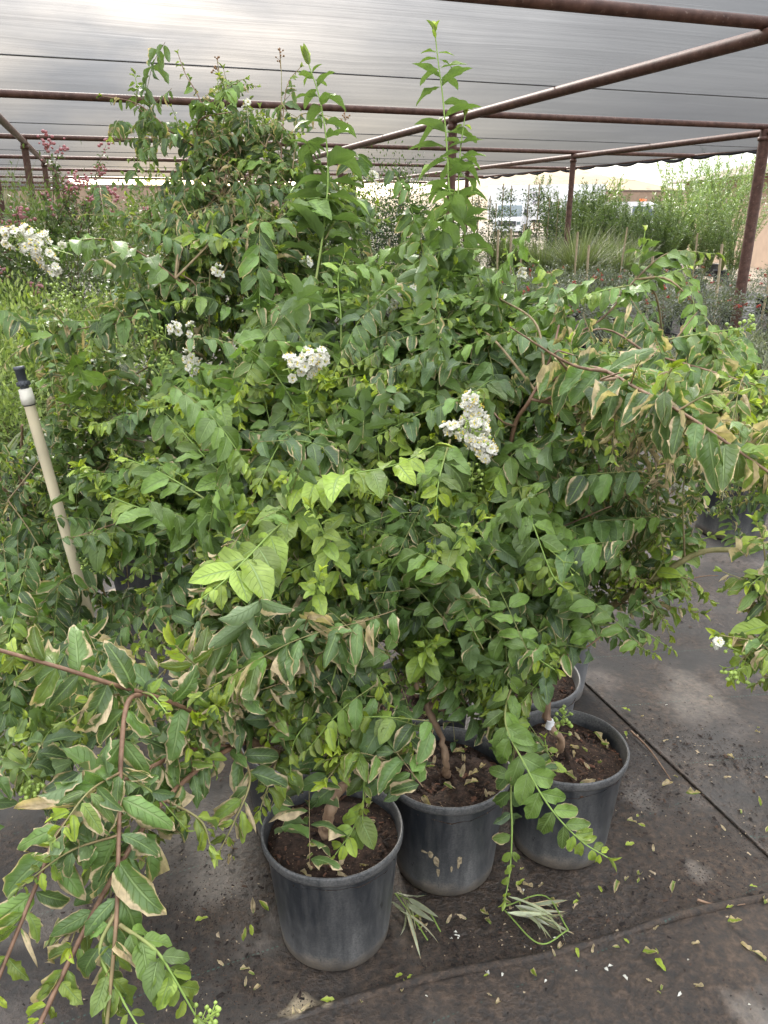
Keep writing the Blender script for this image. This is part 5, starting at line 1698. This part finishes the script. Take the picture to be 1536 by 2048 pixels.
# pink flowering shrubs
def pinkshrub(px, Y, lab, heads):
    base = XP(px, Y)
    pl = Plant('pink_flowering_shrub', lab, 'flowering shrub', tuple(base), 'pink flowering shrubs at the left', 'dark_leaf')
    pot_parts(pl.root, pl.loc, 'pot_far', .2, .32, crumbs=False, soil=.03, sides=24)
    mb = MB()
    c = base + np.array([0, 0, 1.05])
    leafball(mb, c, (.66, .6, .66), 4200, .055, clumps=70, young=.2, dull=(.2, 1))
    stemfan(pl, base + [0, 0, .3], c, (.6, .5, .6), 14, .006)
    for (hx, hy, yo) in heads:
        fb = MB()
        e = P(hx, hy, (Y + yo) * CP)
        s0 = c + np.array([rng.normal(0, .2), rng.normal(0, .15), .25])
        path, ln = smooth_path([s0, s0 * .45 + e * .55 + np.array([rng.normal(0, .05), 0, .06]), e], .03)
        pl.stem(path, np.linspace(.006, .0018, len(path)), (0, .9, 0, 0), 5)
        k = int(30 + 70 * ln)
        i = rng.integers(0, max(2, int(len(path) * .92)), k)
        d = nrm(rng.normal(0, 1, (k, 3)) + [0, 0, -.1])
        L = rng.uniform(.035, .065, k)
        add_leaves(mb, path[i] + d * .02, d, UP + rng.normal(0, .4, (k, 3)), L, L * .5, rng.random(k), np.full(k, .3), np.zeros(k), np.zeros(k), np.zeros(k),
                   np.stack([rng.random(k) * .15, np.zeros(k), rng.random(k), rng.random(k)], 1), res=(2, 2))
        kk = rng.integers(9, 26)
        fb.blobs(e + rng.normal(0, .036, (kk, 3)) * [1, 1, 1.15], rng.uniform(.009, .02, kk), squash=.8)
        fb.build('flower_cluster', M['pink'], pl.root, pl.loc)
    mb.build('foliage', M['shrub_leaf'], pl.root, pl.loc)
    pl.stems.build('branches', M['stem'], pl.root, pl.loc)


pinkshrub(175, 7.4, 'pink flowering shrub with long upright branches below the left roof post', [(92, 285, 0), (212, 290, .2), (150, 355, 0), (165, 362, .1), (195, 398, 0), (225, 395, .1), (85, 385, 0), (105, 415, -.1), (180, 405, .1), (120, 290, .1), (198, 345, .3), (140, 375, -.1)])
pinkshrub(20, 7.0, 'shorter pink flowering shrub cut by the left edge', [(10, 455, 0), (45, 425, 0), (5, 550, -.2), (70, 575, -.2), (-40, 420, 0), (30, 440, .1)])
pinkshrub(330, 8.2, 'pink flowering shrub mostly hidden behind the dry topped shrub', [(300, 430, 0), (360, 420, .2)])

# ------------------------------------------------------------------ walls, building, vehicles far behind
def wall(name, label, a, b_, h, t=.25):
    a, b_ = np.asarray(a, float), np.asarray(b_, float)
    r = thing(name, label, 'wall', tuple((a + b_) / 2))
    c = (a + b_) / 2; L = np.linalg.norm(b_ - a); rz = math.atan2(b_[1] - a[1], b_[0] - a[0])
    m = MB(); m.box(c + [0, 0, h / 2], (L, t, h), rz)
    m.build('wall_face', M['stucco'], r, c, smooth=False)
    m = MB(); m.box(c + [0, 0, h + .09], (L + .1, t + .12, .18), rz)
    m.build('coping', M['dark_cap'], r, c, smooth=False)


M['dark_cap'] = simple('dark_coping', (0.12, 0.09, 0.07), .8, .2)
wall('boundary_wall', 'long tan boundary wall with dark coping behind the trucks', (20, 96, 0), (60, 104, 0), 4.1)
wall('boundary_wall', 'tan boundary wall at the far left under the roof edge', (-75, 58, 0), (-8, 72, 0), 3.7)

bl = thing('tan_building', 'tan stucco building with overhanging eave at the right edge', 'building', (15.2, 28.5, 0))
m = MB(); m.box((15.4, 28.5, 1.35), (7.4, 8, 2.7)); m.build('wall', M['stucco'], bl, (15.2, 28.5, 0), smooth=False)
m = MB(); m.box((15.4, 28.5, 2.95), (8.6, 9.2, .5), 0, .55); rf = m.build('roof', M['dark_cap'], bl, (15.2, 28.5, 0), smooth=False)
m = MB(); m.box((13.3, 24.485, 1.45), (1.3, .06, 1.2)); wf = m.build('window', M['white_paint'], bl, (15.2, 28.5, 0), smooth=False)
m = MB(); m.box((13.3, 24.44, 1.45), (1.14, .04, 1.04)); o = m.build('pane', M['glass'], wf, (0, 0, 0), smooth=False); _sub(o, wf, type('q', (), {'loc': np.array([15.2, 28.5, 0])}))


def prism(mb, prof, x0, x1, c, rz):
    """extrude a side profile (y,z) from x0 to x1"""
    prof = np.asarray(prof, float); k = len(prof)
    V = np.concatenate([np.stack([np.full(k, x0), prof[:, 0], prof[:, 1]], 1), np.stack([np.full(k, x1), prof[:, 0], prof[:, 1]], 1)])
    ca, sa = math.cos(rz), math.sin(rz)
    V = np.stack([V[:, 0] * ca - V[:, 1] * sa, V[:, 0] * sa + V[:, 1] * ca, V[:, 2]], 1) + np.asarray(c)
    mb.add(V, [[i, (i + 1) % k, (i + 1) % k + k, i + k] for i in range(k)])
    mb.add(V[:k], [[0, i + 1, i] for i in range(1, k - 1)])
    mb.add(V[k:], [[0, i, i + 1] for i in range(1, k - 1)])


def wheels(root, c, rz, pts, r):
    for (x, y) in pts:
        ca, sa = math.cos(rz), math.sin(rz)
        p = np.array([x * ca - y * sa, x * sa + y * ca, r]) + np.asarray(c)
        a = np.array([ca, sa, 0])
        m = MB(); m.tube(np.array([p - a * .13, p - a * .12, p + a * .12, p + a * .13]), [r * .9, r, r, r * .9], 20)
        w = m.build('wheel', M['tyre'], root, c)
        m = MB(); m.tube(np.array([p - a * .145, p + a * .145]), r * .5, 14); o = m.build('rim', M['white_paint'], w); _sub(o, w, type('q', (), {'loc': np.asarray(c)}))


def cabtruck(px, Y, rz, label, boxh=3.4, boxl=6.0):
    """box truck, nose towards -y in its own frame"""
    c = XP(px, Y)
    t = thing('box_truck', label, 'truck', tuple(c))
    m = MB(); prism(m, [(-1.9, .45), (-1.9, 1.15), (-1.75, 1.3), (-.75, 1.42), (-.25, 2.25), (-.05, 2.4), (.75, 2.4), (.75, .45)], -1.05, 1.05, c, rz)
    m.build('cab', M['white_paint'], t, c, smooth=False)
    ca, sa = math.cos(rz), math.sin(rz)
    W = lambda x, y, z: np.array([x * ca - y * sa, x * sa + y * ca, z]) + c
    m = MB(); prism(m, [(-.765, 1.47), (-.785, 1.49), (-.29, 2.26), (-.27, 2.24)], -.92, .92, c, rz); m.build('windscreen', M['glass'], t, c, smooth=False)
    m = MB(); m.box(W(0, -1.92, .95), (1.3, .05, .36), rz); m.build('grille', M['dark'], t, c, smooth=False)
    for s in (-1, 1):
        m = MB(); m.box(W(.85 * s, -1.92, .98), (.26, .05, .2), rz); m.build('headlight', M['glass'], t, c, smooth=False)
        m = MB(); m.box(W(1.2 * s, -.55, 1.75), (.2, .1, .4), rz); m.build('mirror', M['dark'], t, c, smooth=False)
    m = MB(); m.box(W(0, -1.96, .55), (2.15, .14, .25), rz); m.build('bumper', M['white_paint'], t, c, smooth=False)
    m = MB(); m.box(W(0, .85 + boxl / 2, .7 + (boxh - .7) / 2), (2.35, boxl, boxh - .7), rz); m.build('cargo_box', M['white_paint'], t, c, smooth=False)
    wheels(t, c, rz, [(-.95, -1.0), (.95, -1.0), (-.95, boxl - .6), (.95, boxl - .6)], .45)
    return t


cabtruck(1018, 64, -.25, 'white box truck facing forward, beyond the staked vines', 3.5, 5.5)
# long white trailer seen from the side with a round emblem
c = XP(1100, 78)
t = thing('white_trailer', 'long white semi trailer with a round emblem on its side, behind the box truck', 'trailer', tuple(c))
rz = -.35
ca, sa = math.cos(rz), math.sin(rz)
W = lambda x, y, z: np.array([x * ca - y * sa, x * sa + y * ca, z]) + c
m = MB(); m.box(W(-.6, 0, 2.65), (10.5, 2.5, 3.0), rz); m.build('trailer_box', M['white_paint'], t, c, smooth=False)
m = MB(); m.box(W(-.6, 0, 1.0), (10.2, 1.6, .25), rz); m.build('chassis', M['dark'], t, c, smooth=False)
wheels(t, c, rz + math.pi / 2, [(-1.0, 4.2), (1.0, 4.2), (-1.0, 3.1), (1.0, 3.1), (-1.0, -3.4), (1.0, -3.4)], .5)
m = MB()
a_ = np.linspace(0, 2 * np.pi, 33)
ring = np.array([W(-1.4 + .46 * math.cos(a), -1.27, 3.0 + .52 * math.sin(a)) for a in a_])
m.tube(ring, .035, 6, cap=False)
em = m.build('emblem', M['pale_mark'], t, c)
m = MB()
a_ = np.linspace(.2, 4.4, 20) + 1.2
m.tube(np.array([W(-1.45 + .27 * math.cos(a), -1.28, 2.98 + .3 * math.sin(a)) for a in a_]), .06, 6)
a_ = np.linspace(-1.0, 1.3, 12)
m.tube(np.array([W(-1.42 + .36 * math.cos(a), -1.28, 3.05 + .3 * math.sin(a)) for a in a_]), .055, 6)
o = m.build('emblem_letters', M['blue_mark'], em, smooth=False); _sub(o, em, type('q', (), {'loc': c}))
# tractor of that trailer
c = XP(1148, 72)
t = thing('semi_tractor', 'white semi tractor with tall sleeper beside the trailer', 'truck', tuple(c))
rz = -.2
m = MB(); prism(m, [(-2.2, .6), (-2.2, 1.5), (-1.0, 1.75), (-.6, 2.7), (-.2, 3.6), (1.6, 3.7), (1.6, .6)], -1.2, 1.2, c, rz); m.build('cab', M['white_paint'], t, c, smooth=False)
m = MB(); prism(m, [(-1.02, 1.8), (-1.05, 1.82), (-.66, 2.7), (-.63, 2.68)], -1.0, 1.0, c, rz); m.build('windscreen', M['glass'], t, c, smooth=False)
ca, sa = math.cos(rz), math.sin(rz)
W = lambda x, y, z: np.array([x * ca - y * sa, x * sa + y * ca, z]) + c
m = MB(); m.box(W(0, -2.22, 1.05), (1.1, .06, .75), rz); m.build('grille', M['dark'], t, c, smooth=False)
wheels(t, c, rz, [(-1.05, -1.4), (1.05, -1.4), (-1.05, 1.2), (1.05, 1.2)], .5)
# white pickup / van
c = XP(1272, 44)
t = thing('white_van', 'white van with orange roof lamp behind the willow-leaved shrubs', 'van', tuple(c))
rz = 1.15
m = MB(); prism(m, [(-2.4, .4), (-2.4, 1.0), (-1.5, 1.2), (-.8, 2.05), (-.5, 2.2), (2.3, 2.2), (2.45, 1.2), (2.45, .4)], -.98, .98, c, rz); m.build('body', M['white_paint'], t, c, smooth=False)
ca, sa = math.cos(rz), math.sin(rz)
W = lambda x, y, z: np.array([x * ca - y * sa, x * sa + y * ca, z]) + c
m = MB(); prism(m, [(-1.44, 1.3), (-1.47, 1.31), (-.84, 2.03), (-.81, 2.02)], -.85, .85, c, rz); m.build('windscreen', M['glass'], t, c, smooth=False)
for s in (-1, 1):
    m = MB(); prism(m, [(-1.05, 1.3), (-.62, 1.98), (.25, 1.98), (.25, 1.3)], .975 * s, 1.0 * s, c, rz); m.build('side_window', M['glass'], t, c, smooth=False)
    m = MB(); m.box(W(.75 * s, -2.42, .85), (.3, .05, .2), rz); m.build('headlight', M['glass'], t, c, smooth=False)
m = MB(); m.box(W(0, -.1, 2.27), (1.0, .25, .14), rz); m.build('roof_lamp', M['orange'], t, c, smooth=False)
wheels(t, c, rz, [(-.9, -1.6), (.9, -1.6), (-.9, 1.5), (.9, 1.5)], .36)

for px in (1067, 1078, 1092):
    base = XP(px, 92)
    pl = Plant('cypress_tree', 'small dark pointed tree showing above the white trailer', 'tree', tuple(base), 'dark pointed trees above the trailer', 'dark_leaf')
    mb = MB()
    for h in np.linspace(.8, 5.4, 12):
        leafball(mb, base + [0, 0, h], (.42 * (1.15 - h / 6), .42 * (1.15 - h / 6), .4), 40, .22, clumps=6, res=(1, 2))
    mb.build('crown', M['dark_leaf'], pl.root, pl.loc)
    pl.stem(np.array([base, base + [0, 0, 5.0]]), [.12, .03], (0, .3, 0, 0), 6)
    pl.stems.build('trunk', M['stem'], pl.root, pl.loc)

# ------------------------------------------------------------------ things fallen on the ground
def single_leaf(name, L, wr, arch, fold, wave, curl, col, label, cat, group):
    mb = MB()
    add_leaves(mb, np.array([[0, -L / 2, .006]]), np.array([[0, 1, .12]]), np.array([[rng.normal(0, .2), 0, 1.0]]), [L], [L * wr], [arch], [fold], [wave], [rng.random() * 6], [curl], np.array([col]), res=(6, 9))
    o = mb.build(name, M['leaf'])
    return tag(o, label, cat, group)


gl = 'dry leaves fallen on the black weed fabric'
ll = 'dry curled leaf lying on the black weed fabric'
LP = [single_leaf('fallen_leaf', .055, .5, a, f, .35, cu, (yo, s, r, .6), ll, 'leaf', gl) for (a, f, cu, yo, s, r) in
      ((.6, .5, .6, .3, .75, .8), (-.5, .7, -.8, .2, 1.3, .7), (.9, .2, .9, .1, 1.3, .4), (.3, .3, .3, .65, .3, .9), (-.8, .9, .7, .5, .6, .9))]
used = set()
NO_POT = [(pl.loc[0], pl.loc[1], .17 if k != 'R' else .25) for k, pl in PLANTS.items()]


def free(p):
    return all(np.hypot(p[0] - x, p[1] - y) > r for x, y, r in NO_POT)


def drop(px, py, k, s=1.0, rz=None, z=.0125):
    p = G(px, py)
    if not free(p): return
    o = LP[k]
    if k in used: o = LP[k].copy(); COL.objects.link(o)
    used.add(k)
    o.location = (p[0], p[1], z)
    o.rotation_euler = (rng.normal(0, .15), rng.normal(0, .2), rng.random() * 6.28 if rz is None else rz)
    s *= .72
    o.scale = (s, s, s)


spots = [(405, 1848, 3, .8), (442, 1938, 1, .55), (490, 1972, 1, .5), (505, 1822, 1, .9), (530, 1824, 4, .9), (552, 1905, 3, .6), (655, 2012, 3, .8), (1250, 1427, 3, .8), (1252, 1475, 3, .6),
         (1385, 1603, 4, 1.1), (1225, 1655, 1, .8), (1272, 1645, 4, .6), (1240, 1548, 1, .6), (1230, 1782, 0, .9), (1258, 1697, 3, .8), (1345, 1783, 0, .8), (1300, 1918, 4, .9), (1320, 1940, 3, .9),
         (1470, 1857, 4, .9), (1525, 1808, 0, .8), (1505, 1782, 3, .5), (1515, 1612, 4, .7), (1335, 1575, 2, 1.0), (1420, 1400, 0, .5), (1460, 1520, 2, .6), (1120, 1900, 2, .7), (1395, 1980, 2, .6),
         (1490, 1900, 2, .7), (1515, 1920, 0, .8), (820, 1965, 3, .5), (900, 1955, 1, .5), (1070, 1960, 4, .7), (1445, 1665, 1, .5), (1330, 1490, 1, .5), (380, 1290, 0, 1), (420, 1300, 1, 1), (360, 1320, 2, 1), (400, 1265, 1, .9),
         (440, 1330, 0, 1.), (330, 1290, 2, .9), (480, 1290, 1, 1), (300, 1240, 4, 1), (120, 1240, 0, 1.2), (215, 1320, 1, 1.1), (90, 1620, 3, .8), (50, 1470, 2, .9), (160, 1720, 1, .9), (300, 1750, 1, .8), (60, 1840, 2, .8)]
for s in spots: drop(*s)
for q in range(46):
    drop(rng.uniform(250, 520), rng.uniform(1190, 1360), rng.integers(0, 5), rng.uniform(.6, 1.1))
for q in range(34):
    drop(rng.uniform(900, 1536), rng.uniform(1380, 2030), rng.integers(0, 5), rng.uniform(.25, .6))
for k in 'ABCK':
    pl = PLANTS[k]
    for q in range(13):
        a = rng.uniform(math.pi, 2 * math.pi) if k != 'C' else rng.uniform(1.2 * math.pi, 2.3 * math.pi)
        r = .19 + abs(rng.normal(0, .035))
        p = pl.loc + np.array([r * math.cos(a), r * math.sin(a), 0])
        if not free(p): continue
        o = LP[rng.integers(0, 5)].copy(); COL.objects.link(o)
        s = rng.uniform(.25, .6)
        o.location = (p[0], p[1], .011); o.scale = (s, s, s)
        o.rotation_euler = (rng.normal(0, .3), rng.normal(0, .3), rng.random() * 6.28)
# leaves on the soil of the pots
gs = 'dry tan leaves on the potting soil'
for k, n in (('A', 9), ('B', 20), ('C', 22), ('F', 8)):
    pl = PLANTS[k]
    nm = {'A': 'front left', 'B': 'middle front', 'C': 'front right', 'F': 'second row'}[k]
    for q in range(n):
        r, a = .125 * math.sqrt(rng.random()), rng.random() * 6.283
        o = LP[[1, 2, 1, 0, 4][q % 5]].copy(); COL.objects.link(o)
        tag(o, f'dry tan leaf lying on the soil of the {nm} pot', 'leaf', gs + f' in the {nm} pot')
        o.location = (pl.loc[0] + r * math.cos(a), pl.loc[1] + r * math.sin(a), PH - .045 + .016 * (1 - (r / PR) ** 2) + .006)
        o.rotation_euler = (rng.normal(0, .35), rng.normal(0, .35), rng.random() * 6.28)
        s = rng.uniform(.35, .75); o.scale = (s, s, s)

# bundles of cut pale blades
def bundle(px, py, px2, py2, n, label):
    a, b_ = G(px, py, .012), G(px2, py2, .012)
    L = np.linalg.norm(b_ - a); d0 = nrm(b_ - a); sd = np.array([-d0[1], d0[0], 0])
    mb = MB()
    bs = a + d0 * (rng.random((n, 1)) * .35 * L) + sd * rng.normal(0, .012, (n, 1)) + UP * rng.uniform(0, .022, (n, 1))
    d = nrm(d0 + sd * rng.normal(0, .3, (n, 1)) + UP * rng.uniform(-.02, .12, (n, 1)))
    Ls = L * rng.uniform(.45, .75, n)
    add_leaves(mb, bs, d, UP + rng.normal(0, .8, (n, 3)), Ls, rng.uniform(.008, .014, n), rng.uniform(-.9, 1.3, n), np.full(n, .6), np.full(n, .2), rng.random(n) * 6, np.zeros(n),
               np.stack([rng.uniform(.2, .6, n), rng.uniform(.0, .5, n), rng.random(n), np.zeros(n)], 1), res=(2, 6))
    sb = MB()
    k = 2
    o = mb.build('grass_cutting', M['cut'])
    tag(o, label, 'plant cutting')
    o2 = None
    for q in range(k):
        sb.tube(smooth_path([a + sd * rng.normal(0, .008) + UP * .005, (a + b_) / 2 + sd * rng.normal(0, .05) + UP * .012, a + (b_ - a) * .85 + sd * rng.normal(0, .03) + UP * .004], .01)[0], .0018, 5, (1, 0, 0, 0))
    s = sb.build('stalks', M['stem'], o)


M['cut'] = leaf_material('cut_blade', (0.24, 0.29, 0.12), (0.3, 0.33, 0.2), (0.58, 0.58, 0.46), veins=False, back=(0.5, 0.5, 0.42))
bundle(1010, 1820, 1160, 1855, 17, 'bundle of pale cut blades on the fabric in front of the middle pot')
bundle(790, 1790, 880, 1892, 9, 'limp pale cut stalk lying between the front left and middle pots')

# white petals and scraps
gp = 'white petals scattered on the fabric'
mb = MB(); add_leaves(mb, np.array([[0, 0, .003]]), np.array([[0, 1, .1]]), np.array([[.1, 0, 1.]]), [.013], [.009], [.8], [.3], [.4], [1.], [.5], np.array([[0, 0, .5, 0]]), res=(4, 4))
pe = mb.build('fallen_petal', M['petal']); tag(pe, 'small white petal lying on the dark fabric', 'petal', gp)
first = True
for (px, py, s) in ((908, 1880, 1.3), (914, 1875, 1.1), (905, 1888, 1), (918, 1884, .9), (830, 1783, .7), (825, 1779, .7), (836, 1785, .6), (1105, 1885, 1.2), (1225, 1942, 1.2), (1245, 1962, 2.0), (1215, 1952, 1.6), (1092, 1969, 1.2), (1352, 2002, 1.4), (1378, 1928, .8), (640, 1970, .8),
                   (628, 1975, 1), (977, 1960, 1.6), (1002, 1962, 1.2), (1048, 1788, 1.2), (1330, 1418, 1.), (1150, 1950, .7), (850, 2000, .8), (1060, 1908, .7), (760, 1820, .6), (1500, 2020, .8)):
    p = G(px, py)
    if not free(p): continue
    o = pe if first else pe.copy()
    if not first: COL.objects.link(o)
    first = False
    s *= .62; o.location = (p[0], p[1], .013); o.scale = (s, s * rng.uniform(.8, 1.5), s); o.rotation_euler = (rng.normal(0, .3), rng.normal(0, .3), rng.random() * 6.28)

# bark crumbs and dirt: too many to count
n = 20000
cl = np.array([[.05, 1.12], [.3, 1.15], [.55, 1.3], [.75, 1.45], [.62, 1.12], [-.35, 1.2], [-.5, 1.35], [.95, 1.6], [1.1, 1.9], [.9, 2.0], [.4, 1.25], [.2, 1.28], [.9, 1.2], [-.05, 1.05], [-.7, 1.6], [.8, 1.1], [.65, 1.9], [.68, 1.75], [-.25, 1.4], [.32, 1.38]])
k = rng.integers(0, len(cl), n)
pp = cl[k] + rng.normal(0, 1, (n, 2)) * np.array([.16, .07]) * (.4 + rng.random((n, 1)))
far_ = rng.random(n) < .24
pp[far_] = np.stack([rng.uniform(-1.4, 2.2, far_.sum()), rng.uniform(.85, 3.6, far_.sum())], 1)
ok = np.array([free(q) for q in pp])
pp = pp[ok]; n = len(pp)
sz = (rng.uniform(.0007, .0021, n) * (1 + 1.9 * (rng.random(n) < .05)))[:, None] * np.array([[1.35, .95, .6]])
pal = np.array([[.018, .014, .012, 1], [.035, .025, .02, 1], [.07, .045, .032, 1], [.05, .042, .036, 1], [.34, .27, .18, 1]])
colr = pal[rng.choice(5, n, p=[.34, .3, .2, .12, .04])]
m = MB(); m.chips(np.concatenate([pp, np.full((n, 1), .0095)], 1), sz, colr)
dirt = m.build('bark_crumbs', M['crumb'], smooth=False)
tag(dirt, 'scattered dark bark crumbs and dirt on the weed fabric', 'dirt', kind='stuff')

# twigs
for (pts, lab) in (([(1262, 1462), (1300, 1500), (1342, 1560)], 'thin brown twig lying on the fabric right of the front right pot'), ([(1395, 1800), (1440, 1812), (1490, 1808)], 'short pale twig near the right edge')):
    m = MB(); path, _ = smooth_path([G(x, y, .014) for x, y in pts], .02)
    m.tube(path, np.linspace(.0035, .0015, len(path)), 6, (0, .6, 0, 0))
    tag(m.build('fallen_twig', M['stem']), lab, 'twig')

for ob in list(bpy.data.objects):
    if '_w' in ob: del ob['_w']
